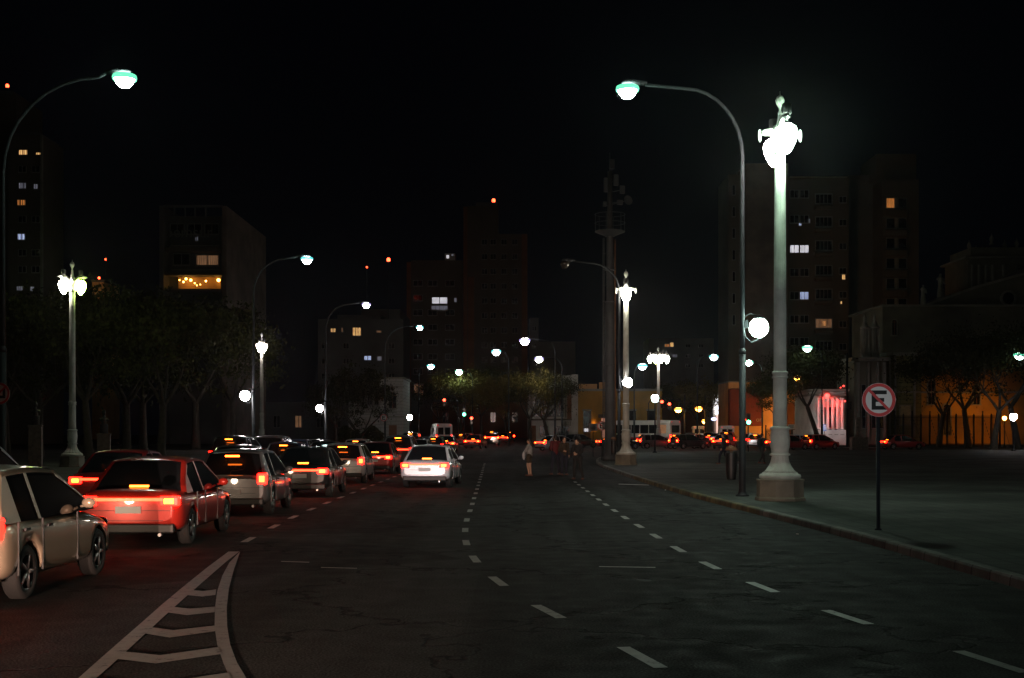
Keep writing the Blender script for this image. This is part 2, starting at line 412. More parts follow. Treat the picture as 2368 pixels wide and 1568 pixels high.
def block(name, x0, x1, y0, y1, label):
    mb = MB(); ys = [y0 + i*(y1-y0)/12 for i in range(13)]
    vs = []
    for y in ys: vs += [(x0, y, gz(y)-.05), (x0, y, gz(y)+.14), (x1, y, gz(y)+.14), (x1, y, gz(y)-.05)]
    fs = [(0, 1, 2, 3)]
    for i in range(12):
        for k in range(3): fs.append((4*i+k, 4*i+4+k, 4*i+5+k, 4*i+1+k))
    mb.add(vs, fs); tag(mb.build(name, 'paving'), label, kind='structure')
block('pavement', 30, 200, 141, 320, 'pavement round the church and the lit corner house')
block('pavement', 3.2, 20.5, 160, 320, 'pavement in front of the yellow building')
block('pavement', -200, -15, 150, 320, 'pavement in front of the white villa')
# road markings
mk = MB()
def dash(cx, cy, tx, ty, l=1.0, wd=.12):
    t = Vector((tx, ty)).normalized(); n = Vector((-t.y, t.x))
    p = [(cx + t.x*a*l/2 + n.x*b*wd/2, cy + t.y*a*l/2 + n.y*b*wd/2) for a, b in ((-1,-1),(1,-1),(1,1),(-1,1))]
    mk.flat(p, .005)
MID = smooth_pts([(2.2,5),(1.12,10.5),(.35,13.4),(-.2,16.1),(-.56,18.8),(-.79,21.6),(-.91,24.4),(-.98,27.2),(-1.02,30.6),(-1.06,33.8),(-1.1,36.7),(-1.17,42),(-1.35,55),(-1.65,75),(-2,100)])
RGT = smooth_pts([(4.9,5),(3.97,10.4),(3.43,12.9),(3.07,15.4),(2.82,17.9),(2.7,20.4),(2.63,22.96),(2.58,25.4),(2.52,27.8),(2.45,36),(2.4,55)])
LFT = smooth_pts([(-4.55,20),(-4.66,22.2),(-4.8,25.3),(-4.9,28.1),(-4.96,31),(-5,36.7),(-5.05,60),(-5.1,80)])
def dashes(line, starts, sp, y1, wd=.12):
    ys = list(starts)
    while ys[-1] + sp < y1: ys.append(ys[-1] + sp)
    for y in ys:
        x0, x1 = interp(line, y - .5), interp(line, y + .5)
        dash((x0+x1)/2, y, x1-x0, 1, 1.0, wd)
dashes(MID, [7.8, 10.6, 13.3, 16.0, 18.8, 21.6, 24.4, 27.2, 30.4], 2.9, 78)
dashes(RGT, [7.8, 10.4, 12.9, 15.4, 17.9, 20.4, 22.96], 2.5, 48)
dashes(LFT, [22.2, 25.3, 28.1, 31, 33.8], 2.85, 75, .13)
def px_poly(pts, z=.005): mk.flat([W(a, b) for a, b in pts], z)
def band(a, b, z=.005):                                  # quad strip between two photo-space polylines lying on the road
    for i in range(len(a) - 1): px_poly([a[i], a[i+1], b[i+1], b[i]], z)
band([(528,1276),(480,1312),(430,1352),(375,1398),(330,1438),(275,1486),(225,1530),(178,1572),(60,1680)],
     [(553,1276),(522,1300),(458,1356),(408,1400),(362,1442),(308,1492),(256,1540),(212,1578),(100,1690)])
band([(530,1302),(514,1332),(502,1368),(497,1406),(496,1450),(502,1492),(516,1534),(534,1574),(600,1680)],
     [(555,1276),(540,1320),(529,1362),(524,1406),(525,1450),(532,1492),(548,1534),(572,1574),(650,1680)], .0065)
band([(444,1366),(470,1368),(500,1364)], [(428,1377),(468,1381),(498,1377)], .008)
band([(402,1405),(440,1409),(497,1404)], [(384,1417),(432,1424),(496,1417)], .008)
band([(342,1451),(400,1459),(497,1448)], [(320,1464),(392,1476),(498,1461)], .008)
band([(276,1507),(370,1517),(505,1498)], [(250,1523),(360,1536),(512,1514)], .008)
band([(205,1569),(340,1585),(528,1557)], [(175,1590),(330,1610),(540,1580)], .008)
# faint cross seams of old paint
for (a, b, c, d) in ((1385, 1310, 1515, 1312), (742, 1312, 825, 1314), (650, 1298, 715, 1300), (1430, 1119, 1500, 1121)):
    px_poly([(a, b), (c, d), (c, d + 1.4), (a, b + 1.4)])
mk.build('road_markings', 'paint')
tag(bpy.data.objects['road_markings'], 'worn white lane dashes and striped traffic island', kind='structure')
# far zebra and yellow edge line
zb = MB()
for k in range(9): zb.flat([(30.5 + k*1.3, 133), (31.1 + k*1.3, 133), (31.1 + k*1.3, 136), (30.5 + k*1.3, 136)], .006)
tag(zb.build('crossing_markings', 'paint'), 'white bars painted on the far cross street', kind='structure')

# ------------------------------------------------------------------ ornate lamp columns
def acorn(mb, c, r=.29):
    prof = [(.02,-.52),(.05,-.5),(.12,-.42),(.2,-.28),(.265,-.12),(.285,.02),(.27,.13),(.22,.22),(.13,.28),(.1,.3)]
    mb.lathe([(a*r/.285, b*r/.285) for a, b in prof], 20, c)
def ornate_column(loc, rz, label, gl=('globe_green', 'globe_pink'), arms=2, reach=.78, group='ornate lamp columns'):
    t = thing('lamp_column', label, 'lamp column', loc, rz, group)
    a = MB()
    n8 = 8
    a.lathe([(.66,0),(.66,.08),(.62,.1),(.61,.5),(.635,.52),(.635,.56)], n8, sm=False)
    bevel(a.build('plinth', 'plinth', t), .012)
    b = MB()
    b.lathe([(.5,.56),(.53,.59),(.54,.63),(.52,.68),(.46,.7),(.45,.73)], 40)
    b.lathe([(.45,.73),(.38,.79),(.3,.9),(.25,1.02),(.225,1.14),(.235,1.17)], 64, flute=16, depth=.09)
    b.lathe([(.26,1.17),(.265,1.21),(.22,1.23),(.225,1.3),(.25,1.42),(.255,1.6),(.24,1.76),(.225,1.83),(.26,1.86),(.27,1.9),(.2,1.93)], 40)
    b.build('pedestal_moulding', 'column', t)
    c = MB()
    c.lathe([(.185,1.92),(.18,2.4),(.178,3.16),(.172,3.2)], 40)
    c.lathe([(.2,3.18),(.21,3.22),(.19,3.24),(.19,3.29),(.21,3.3),(.205,3.35),(.17,3.37)], 40)
    c.lathe([(.172,3.36),(.165,6.0),(.15,8.2),(.14,9.05)], 80, flute=20, depth=.1)
    c.build('shaft', 'column', t)
    d = MB()
    d.lathe([(.14,9.0),(.17,9.05),(.18,9.12),(.13,9.16),(.12,9.6),(.15,9.7),(.1,9.78),(.07,9.9),(.055,10.05)], 24)
    for s in range(arms):
        an = PI * 2 * s / arms
        dx, dy = math.cos(an), math.sin(an)
        pts = [(dx*q, dy*q, z) for q, z in ((.08,9.55),(.3,9.74),(.52,9.82),(.72,9.8),(reach,9.72))]
        d.tube(pts, [.085,.1,.09,.07,.05], 10)
        sp = [(dx*(reach + .16*math.cos(u)*(1-u/9)), dy*(reach + .16*math.cos(u)*(1-u/9)), 9.74+.16*math.sin(u)*(1-u/9)) for u in [k*.45 for k in range(16)]]
        d.tube(sp, .022, 6)
        d.tube([(dx*.12, dy*.12, 9.2), (dx*.35, dy*.35, 9.35), (dx*.55, dy*.55, 9.6), (dx*.6, dy*.6, 9.78)], .025, 6)
    for s in range(2):                                # cast cross bar with leaf ends
        an = PI/2 + PI*s; dx, dy = math.cos(an), math.sin(an)
        d.tube([(dx*.05, dy*.05, 9.5),(dx*.25, dy*.25, 9.6),(dx*.42, dy*.42, 9.58),(dx*.5, dy*.5, 9.55)], [.09,.11,.085,.05], 10)
        d.ell((dx*.53, dy*.53, 9.5), .035, .05, .17)
    d.build('crossarm', 'column', t)
    for s in range(arms):
        an = PI * 2 * s / arms; dx, dy = math.cos(an), math.sin(an)
        g = MB(); acorn(g, (dx*reach, dy*reach, 9.34), .265); gg = g.build('globe', gl[s % len(gl)], t)
        e = MB(); e.lathe([(.1,9.6),(.12,9.62),(.06,9.66),(.05,9.72),(.1,9.77),(.11,9.8),(.03,9.82),(.03,9.86)], 16, (dx*reach, dy*reach, 0))
        e.build('socket', 'iron', t)
        h = MB(); h.lathe([(.115,9.86),(.12,9.88),(.12,10.1),(.1,10.13)], 18, (dx*reach, dy*reach, 0)); h.build('ballast_canister', 'mast', t)
    f = MB(); f.lathe([(.055,10.03),(.06,10.1),(.03,10.15),(.04,10.22),(.1,10.33),(.12,10.42),(.08,10.52),(.02,10.56),(.01,10.66)], 16)
    f.build('finial', 'column', t)
    return t
def col_at(px, k, z0=.13):
    y = F / k; return ((px - CX) / k, y, z0 + gz(y))
ornate_column(col_at(1803, 88.7), R(-90), 'huge fluted stone lamp column standing on the pavement behind the round no-parking sign', ('globe_green', 'globe_pink'), 2, .82)
ornate_column(col_at(1447, 42.4), R(84), 'fluted lamp column with warm white globe right of the antenna mast', ('globe_warm', 'globe_warm'), 2, .5)
ornate_column(col_at(1522, 21.7), R(12), 'distant lamp column with four glowing globes above the buses', ('globe_warm', 'globe_yellow', 'globe_warm', 'globe_pink'), 4, .95)
ornate_column(col_at(167, 44.9), R(28), 'lamp column with a yellow-green and a white globe before the dark trees', ('globe_yellow', 'globe_warm'), 2, .42)
ornate_column(col_at(605, 25.7), R(80), 'pale lamp column with one pinkish glare, right of the dark trees', ('globe_pink', 'globe_pink'), 2, .5)

# ------------------------------------------------------------------ curved street lights
def cobra(mb, bowl, x, z, d, q=1.0):                       # lamp head pointing along d (+1/-1 in x)
    mb.lathe([(.02,.0),(.1,.02),(.16,.06),(.17,.1),(.12,.16),(.04,.19)], 18, (x, 0, z - .05))
    mb.tube([(x - d*.55, 0, z+.03), (x - d*.1, 0, z+.04)], [.05, .11], 12)
    bowl.lathe([(a*q, b*q) for a, b in ((.03,-.27),(.14,-.24),(.23,-.13),(.27,-.02),(.25,.07),(.17,.11))], 20, (x, 0, z - .06 - .08*q))
def arm_pole(x, y, d, H, arm, label, lamp='w_green', lit=True, low=None, lowmat='w_cyan', lowz=4.9, bin_=False, r=.095, cat='street light', group='curved street lights', z0=.13, m='pole_grey', lowdx=.46, low_m='pole_dark', curve=(1.7, 1.9), q=1.0):
    t = thing('street_light', label, cat, (x, y, z0 + gz(y)), 0, group)
    H = H - z0
    lo = MB(); lo.lathe([(r*2,0),(r*2,.03),(r*1.5,.05),(r*1.12,.12),(r,.2),(r*.96,4.0)], 20); lo.lathe([(r*1.05,3.95),(r*1.05,4.05),(r*.75,4.08),(r*.7,4.12)], 20); lo.build('lower_pole', low_m, t)
    up = MB(); a, b = curve
    pts = [(0,0,4.0),(0,0,6.5),(0,0,H-b-.4)]
    rr = [r*.72, r*.66, r*.6]
    for k in range(0, 9):
        u = k / 8 * PI / 2
        pts.append((d*a*(1-math.cos(u)), 0, H-b-.0 + b*math.sin(u) - .12)); rr.append(r*.58 - .001*k)
    pts.append((d*(arm-.5), 0, H-.02)); rr.append(r*.45)
    up.tube(pts, rr, 14); up.build('curved_arm', m, t)
    h = MB(); bw = MB(); cobra(h, bw, d*arm, H, d, q); h.build('lamp_head', 'pole_grey', t); bw.build('lens', lamp if lit else 'tl_off', t)
    if lit:
        sk = MB(); zb_ = H - .06 - .08*q  # added glowing ring imitates the coloured halo round the lamp
        sk.lathe([(.272*q,-.03*q),(.31*q,-.06*q),(.33*q,.0),(.31*q,.07*q),(.27*q,.09*q)], 20, (d*arm, 0, zb_))
        sk.build('halo_ring', {'w_green': 'halo_green', 'w_cyan': 'halo_cyan', 'w_white': 'halo_violet', 'w_far': 'halo_cyan', 'w_weak': 'halo_green', 'sodium': 'halo_orange'}[lamp], t)
    if low:
        s = MB(); L = low*lowdx
        s.tube([(0,0,lowz-z0+.05),(L*.2,0,lowz-z0-.35),(L*.55,0,lowz-z0-.5),(L*.95,0,lowz-z0-.42),(L,0,lowz-z0-.28)], .018, 8)
        s.cbox((low*r*1.1,0,lowz-z0+.02), .09, .1, .22); s.tube([(0,0,lowz-z0+.2),(L*.5,0,lowz-z0+.32),(L,0,lowz-z0+.22)], .014, 8)
        s.lathe([(.15,.16),(.17,.18),(.08,.24),(.02,.27)], 16, (L, 0, lowz-z0)); s.build('side_bracket', 'pole_grey', t)
        g = MB(); g.ell((L, 0, lowz-z0-.08), .265, .265, .28, 18, 12); g.build('side_globe', lowmat, t)
    return t
def litter_bin(x, y, z, label):
    t = thing('litter_bin', label, 'litter bin', (x, y, z), 0, 'litter bins hung on poles')
    a = MB(); a.lathe([(.1,-.4),(.13,-.38),(.155,-.1),(.16,.3),(.165,.34),(.15,.36)], 20); bevel(a.build('bin_body', 'black', t), .004)
    b = MB(); b.lathe([(.165,.42),(.17,.44),(.12,.52),(.03,.56)], 20); b.box(-.012,.012,-.15,-.13,.33,.45); b.box(-.012,.012,.13,.15,.33,.45); b.build('bin_lid', 'rust' , t)
    c = MB(); c.box(.14,.3,-.02,.02,.05,.1); c.build('mounting_bracket', 'iron', t)
k1 = 83.0; y1 = F/k1
arm_pole(X(1716, y1), y1, -1, 11.6, 3.2, 'tall street light curving left over the road beside the big fluted column', 'w_green', low=1, lowmat='w_green', lowz=4.9, curve=(1.6, 1.9))
litter_bin(X(1716, y1) - .31, y1, .98, 'black litter bin on the street light beside the big column')
k2 = 42.4; y2 = F/k2
arm_pole(X(1431, y2), y2, -1, 11.25, 2.95, 'unlit tall street light in front of the antenna mast, small globe lit', lit=False, low=1, lowmat='w_white', lowz=4.7, curve=(1.6, 1.5), m='pole_dark')
litter_bin(X(1431, y2) - .3, y2, 1.1, 'black litter bin beside the mast and warm lamp column')
arm_pole(-13.8, 34, 1, 11.65, 3.3, 'tall dark street light at the left edge, curving right over the cars', 'w_green', low=None, curve=(2.6, 2.6), m='pole_grey')
arm_pole(-13.8, 67, 1, 11.3, 2.85, 'curved street light rising behind the car with reversing lights', 'w_cyan', low=-1, lowmat='w_white', lowz=3.95, m='pole_grey')
arm_pole(-13.8, 93, 1, 11.5, 3.0, 'curved street light with white lamp in front of warm windows', 'w_white', low=-1, lowmat='w_white', lowz=3.75, m='pole_grey')
arm_pole(X(890, 112), 112, 1, 11.3, 3.1, 'curved street light with cyan lamp in front of the white villa', 'w_cyan', low=None, m='pole_grey', z0=.0)
def post_lamp(px, py, y, label, m='w_white', r=.3, h=None, group='short globe lamp posts', z0=.13):
    x = X(px, y); zt = Z(py, y) - gz(y) - z0
    t = thing('post_lamp', label, 'lamp post', (x, y, gz(y) + z0), 0, group)
    a = MB(); a.lathe([(.2,0),(.2,.06),(.12,.1),(.09,.3),(.06,.5),(.05,zt-.5),(.09,zt-.42),(.05,zt-.3)], 16); a.build('post', 'pole_dark', t)
    g = MB(); g.ell((0, 0, zt), r, r, r*1.15, 18, 12); g.build('globe', m, t)
    c = MB(); c.lathe([(r*.75,zt+r*.9),(r*.8,zt+r*.95),(r*.4,zt+r*1.3),(.02,zt+r*1.5)], 16); c.build('cap', 'iron', t)
    return t
post_lamp(1514, 921, 105, 'short lamp post with cyan glare between the warm column and the buses', 'w_cyan')
post_lamp(947, 965, 146, 'short globe lamp in front of the white villa', 'w_white')
def far_light(px, py, y, ppx, label, m='w_far', lit=True):
    x = X(px, y); H = Z(py, y) - gz(y); xp = X(ppx, y); d = 1 if x > xp else -1
    return arm_pole(xp, y, d, H, max(abs(x-xp), .9), label, m, curve=(min(1.2, abs(x-xp)*.6), 1.2), z0=.0, r=.11, m='pole_dark', q=1.7)
far_light(996, 843, 172, 968, 'far white street light left of the lamp inside the tree', 'w_far')
far_light(1061, 856, 178, 1092, 'far street light shining inside the tree crown', 'w_green')
far_light(1147, 809, 142, 1176, 'far white street light above the autumn trees', 'w_far')
far_light(1213, 783, 126, 1283, 'far street light on the nearer dark pole before the white building', 'w_white')
far_light(1246, 826, 152, 1299, 'far street light on the second dark pole before the white building', 'w_white')
far_light(1650, 821, 150, 1612, 'far white street light left of the tall apartment tower', 'w_far')
far_light(1731, 834, 160, 1762, 'small street light glowing beside the dark pole and the tower wall', 'w_green')
far_light(1866, 800, 136, 1900, 'street light above the tree beside the big fluted column', 'w_weak')
far_light(1485, 842, 140, 1466, 'street light just left of the four-globe column', 'w_far')
for (px, py, y, ppx, lb) in ((1578, 943, 170, 1583, 'sodium lamp above the traffic right of the buses'),
      (1622, 941, 175, 1630, 'sodium lamp left of the bright shop front'),
      (1635, 971, 215, 1641, 'lowest sodium lamp, above the white vans'),
      (1850, 869, 150, 1858, 'orange sodium lamp in the tree above the lit corner house'),
      (2357, 816, 118, 2380, 'pinkish street lamp at the right edge above the church trees')):
    far_light(px, py, y, ppx, lb, 'sodium' if px < 2300 else 'w_weak')
post_lamp(2343, 964, 112, 'white glaring lamp at the right edge behind the railings', 'w_white')
post_lamp(2322, 967, 128, 'orange lamp post left of the white glaring one', 'sodium', r=.2)

# ------------------------------------------------------------------ antenna mast
def mast():
    y = 79.0; x = X(1410, y); t = thing('antenna_mast', 'tall grey steel mast with railed platform and antennas', 'mast', (x, y, .13))
    a = MB(); a.lathe([(.5,0),(.5,.25),(.36,.3),(.34,.6),(.3,9),(.29,10)], 24); a.lathe([(.3,9.98),(.23,10.05),(.22,14),(.17,14.2),(.15,18.2)], 24)
    for z in (3, 6, 10, 12): a.lathe([(.3,z-.04),(.345,z-.02),(.345,z+.02),(.3,z+.04)], 24)
    a.build('mast_tube', 'mast', t)
    p = MB(); p.lathe([(.3,14.1),(.35,14.15),(.9,14.37),(.96,14.4),(.96,14.44),(.3,14.45)], 12, sm=False); p.build('platform', 'mast', t)
    rl = MB()
    for k in range(6):
        an = 2*PI*k/6 + .2; rl.tube([(.95*math.cos(an), .95*math.sin(an), 14.4), (.95*math.cos(an), .95*math.sin(an), 15.5)], .02, 6)
    for z in (14.95, 15.5): rl.tube([(.95*math.cos(2*PI*k/24), .95*math.sin(2*PI*k/24), z) for k in range(25)], .018, 6)
    rl.build('railing', 'mast', t)
    ca = MB(); ca.tube([(-.45,-.1,.2),(-.43,-.1,14)], .035, 8); ca.tube([(-.38,-.15,.2),(-.36,-.15,14)], .02, 8)
    for z in range(1, 14): ca.box(-.47,-.3,-.16,-.06,z,z+.05)
    ca.build('cable_conduit', 'mast', t)
    s = MB(); s.tube([(.33,-.1,.1),(.31,-.1,13.9)], .05, 8); s.build('rusty_pipe', 'rust', t)
    for (dx, z, w_, h_) in ((.35,17.6,.3,.7),(-.3,17.3,.22,.9),(.75,17.0,.3,.5),(.1,18.6,.3,.6),(.6,16.2,.35,.3),(-.35,16.1,.22,.3)):
        q = MB(); q.cbox((dx, -.3, z), w_, .18, h_, .3); q.tube([(dx, -.2, z), (0, 0, z-.1)], .03, 6); bevel(q.build('panel_antenna', 'mast', t), .02)
    q = MB(); q.tube([(0,0,18),(0,0,19.4)], .03, 8); q.tube([(.12,0,18),(.12,0,19.0)], .02, 8); q.build('whip_antenna', 'mast', t)
    d = MB(); d.lathe([(.02,0),(.2,.04),(.3,.12),(.31,.14),(.28,.12),(.02,.02)], 24); o = d.build('dish_antenna', 'mast', t, (1.05, -.3, 16.3)); o.rotation_euler = (R(80), 0, R(25))
    q = MB(); q.tube([(0,0,16.2),(1.05,-.2,16.3)], .03, 6); q.build('dish_arm', 'mast', t)
mast()

# ------------------------------------------------------------------ signs
def e_sign(loc, label, r=.3, post=None, rot=0.0, slash=True, rz=0.0, post_m='pole_dark', pw=.035):
    t = thing('no_parking_sign', label, 'road sign', loc, rz, 'round no-parking signs')
    zc = post if post else 0
    if post:
        p = MB(); p.lathe([(pw*1.8,0),(pw*1.8,.015),(pw,.03),(pw,post+r*.8)], 14); p.build('post', post_m, t)
    def face(fn, name, m, y0, y1):
        mb = MB(); fn(mb, y0, y1); o = mb.build(name, m, t, (0, -.04, zc)); o.rotation_euler = (0, rot, 0); return o
    face(lambda b, a, c: disc(b, (0, 0), r, a, c), 'white_disc', 'white_sign', -.002, .006)
    face(lambda b, a, c: ring(b, (0, 0), r*.79, r*.985, a, c), 'red_ring', 'red_sign', -.006, -.003)
    def E(b, a, c):
        s = r / .3
        b.box(-.13*s, -.055*s, a, c, -.175*s, .17*s); b.box(-.055*s, .14*s, a, c, .1*s, .17*s); b.box(-.055*s, .095*s, a, c, -.035*s, .035*s); b.box(-.055*s, .14*s, a, c, -.175*s, -.105*s)
    face(E, 'letter_E', 'black_sign', -.006, -.003)
    if slash:
        def S(b, a, c):
            q = r*.8; u = r*.08; k = .7071
            b.prism([(-q*k-u*k, q*k-u*k), (-q*k+u*k, q*k+u*k), (q*k+u*k, -q*k+u*k), (q*k-u*k, -q*k-u*k)], a, c)
        face(S, 'red_slash', 'red_sign', -.010, -.007)
    q = MB(); q.box(-.03, .03, -.02, .0, -.1, .1); q.build('clamp', 'mast', t, (0, -.012, zc))
    return t
ys_ = 22.8
e_sign((X(2030, ys_), ys_, .13), 'round red and white no-parking sign with black E on its own dark post', .306, 2.36, pw=.036)
e_sign((-13.83, 33.85, 2.95), 'no-parking sign fixed sideways on the dark pole at the left edge', .3, None, rot=R(-90))
e_sign((X(1391, 81), 81, .13), 'small no-parking sign on thin post in front of the yellow building', .3, 2.2, pw=.03)
e_sign((X(887, 111.6), 111.6, Z(966, 111.6)), 'far no-parking sign on the pole before the white villa', .32, None, slash=False)
def board(px, y, w_, h_, zc, label, m, lines=True, m2=None):
    t = thing('board_sign', label, 'sign', (X(px, y), y, .13 + gz(y)))
    p = MB(); p.lathe([(.05,0),(.03,.03),(.03,zc+h_/2)], 10); p.build('post', 'pole_dark', t)
    b = MB(); b.box(-w_/2, w_/2, -.06, -.04, zc-h_/2, zc+h_/2); bevel(b.build('board', m, t), .01)
    l = MB()
    if lines:
        for k in range(4): l.box(-w_*.38, w_*(.38 - .1*(k % 2)), -.065, -.062, zc+h_*(.28-.18*k), zc+h_*(.34-.18*k))
        l.build('lettering', m2 or 'black_sign', t)
    return t
board(1371, 91, .62, .52, 2.15, 'grey rectangular notice board on a post left of the small round sign', mat('notice_grey', (.2, .22, .25), .6))
board(1829, 140.5, .75, .55, 2.1, 'white rectangular sign just right of the big column', 'white_sign')
bs = board(1906, 141.5, .42, .75, 2.0, 'blue and white bus stop sign before the lit corner house', mat('bus_stop_blue', (.1, .2, .5), .5), m2='white_sign')

# ------------------------------------------------------------------ traffic lights
def signal(px, py, y, state, label, side=1, mast_arm=True, group='traffic lights'):
    x = X(px, y); z = Z(py, y); g = gz(y)
    off = 1.6 * side if mast_arm else .0
    t = thing('traffic_light', label, 'traffic light', (x + off, y, g), 0, group)
    zz = z - g
    p = MB()
    if mast_arm: p.tube([(0,0,0),(0,0,zz-.2),(-off*.25,0,zz+.45),(-off,0,zz+.55)], [.07,.06,.05,.04], 12)
    else: p.tube([(0,.12,0),(0,.12,zz+.6)], .055, 12)
    p.build('pole', 'pole_dark', t)
    h = MB(); top = {'red': .2, 'green': .75}[state]
    h.box(-off-.16, -off+.16, -.12, .1, zz-.75+top-.2, zz+top); bevel(h.build('signal_head', 'black', t), .02)
    for i, c in enumerate(('red', 'amber', 'green')):
        zc = zz + top - .2 - i*.28 + 0.0
        lz = MB(); disc(lz, (-off, zc), .11 if c != state else .17, -.15, -.122, 20)
        lz.build('signal_lens', {'red': 'tl_red', 'green': 'tl_green'}[c] if c == state else 'tl_off', t)
        v = MB(); n = 12; pts = []
        for k in range(n + 1):
            a = PI * k / n; pts.append((-off + .125*math.cos(a), -.2, zc + .125*math.sin(a)))
        v.tube(pts, .012, 4); v.build('visor', 'black', t)
signal(1027, 925, 150, 'red', 'red traffic light hanging left of the glowing tree')
signal(1090, 967, 152, 'red', 'red traffic light right of the green lamp under the trees', 1, False)
signal(1073, 958, 136, 'green', 'green traffic light under the tree crown', -1, False)
signal(1547, 934, 148, 'red', 'red traffic light above the maroon bus', 1)
signal(1530, 929, 150, 'red', 'second red traffic light, beside the four-globe column shaft', -1)
signal(1730, 976, 108, 'green', 'green traffic light right of the near dark pole', 1, False)
signal(1721, 971, 150, 'red', 'small red traffic light behind the near dark pole', 1, False)
signal(1884, 1001, 146, 'red', 'low red pedestrian light between tree trunk and corner house', 1, False)
# ------------------------------------------------------------------ vehicles
def sup(n=28, e=4.0):                                # superellipse outline, unit half sizes
    out = []
    for k in range(n):
        a = 2*PI*k/n; c, s_ = math.cos(a), math.sin(a)
        out.append((math.copysign(abs(c)**(2/e), c), math.copysign(abs(s_)**(2/e), s_)))
    return out
def loft(secs, e=4.0, n=28):                         # secs: (y, halfwidth, z0, z1)
    mb = MB(); S = sup(n, e); vs = []; fs = []
    for (y, hw, z0, z1) in secs:
        for (a, b) in S: vs.append((a*hw, y, (z0+z1)/2 + b*(z1-z0)/2))
    m = len(secs)
    for i in range(m-1):
        for k in range(n): fs.append((i*n+k, i*n+(k+1) % n, (i+1)*n+(k+1) % n, (i+1)*n+k))
    mb.add(vs, fs, True)
    mb.add(vs[:n], [list(range(n))[::-1]]); mb.add(vs[-n:], [list(range(n))])
    return mb
def cut_wells(o, ys_, r, hw):
    bm = bmesh.new(); bm.from_mesh(o.data); bmesh.ops.remove_doubles(bm, verts=bm.verts, dist=1e-4); bmesh.ops.recalc_face_normals(bm, faces=bm.faces); bm.to_mesh(o.data); bm.free()
    cs = []
    for y in ys_:
        for s in (-1, 1):
            c = MB(); n = 24
            vs = [(s*(hw-.28), y + r*math.cos(2*PI*k/n), .3 + r*math.sin(2*PI*k/n)) for k in range(n)] + [(s*(hw+.2), y + r*math.cos(2*PI*k/n), .3 + r*math.sin(2*PI*k/n)) for k in range(n)]
            c.add(vs, [list(range(n)), list(range(2*n-1, n-1, -1))] + [(k, n+k, n+(k+1) % n, (k+1) % n) for k in range(n)])
            q = c.build('cut', 'black'); cs.append(q)
            b = o.modifiers.new('cut', 'BOOLEAN'); b.operation = 'DIFFERENCE'; b.object = q; b.solver = 'EXACT'
    dg = bpy.context.evaluated_depsgraph_get(); dg.update()
    me = bpy.data.meshes.new_from_object(o.evaluated_get(dg)); o.modifiers.clear()
    o.data = me
    for q in cs: bpy.data.objects.remove(q)
    return o
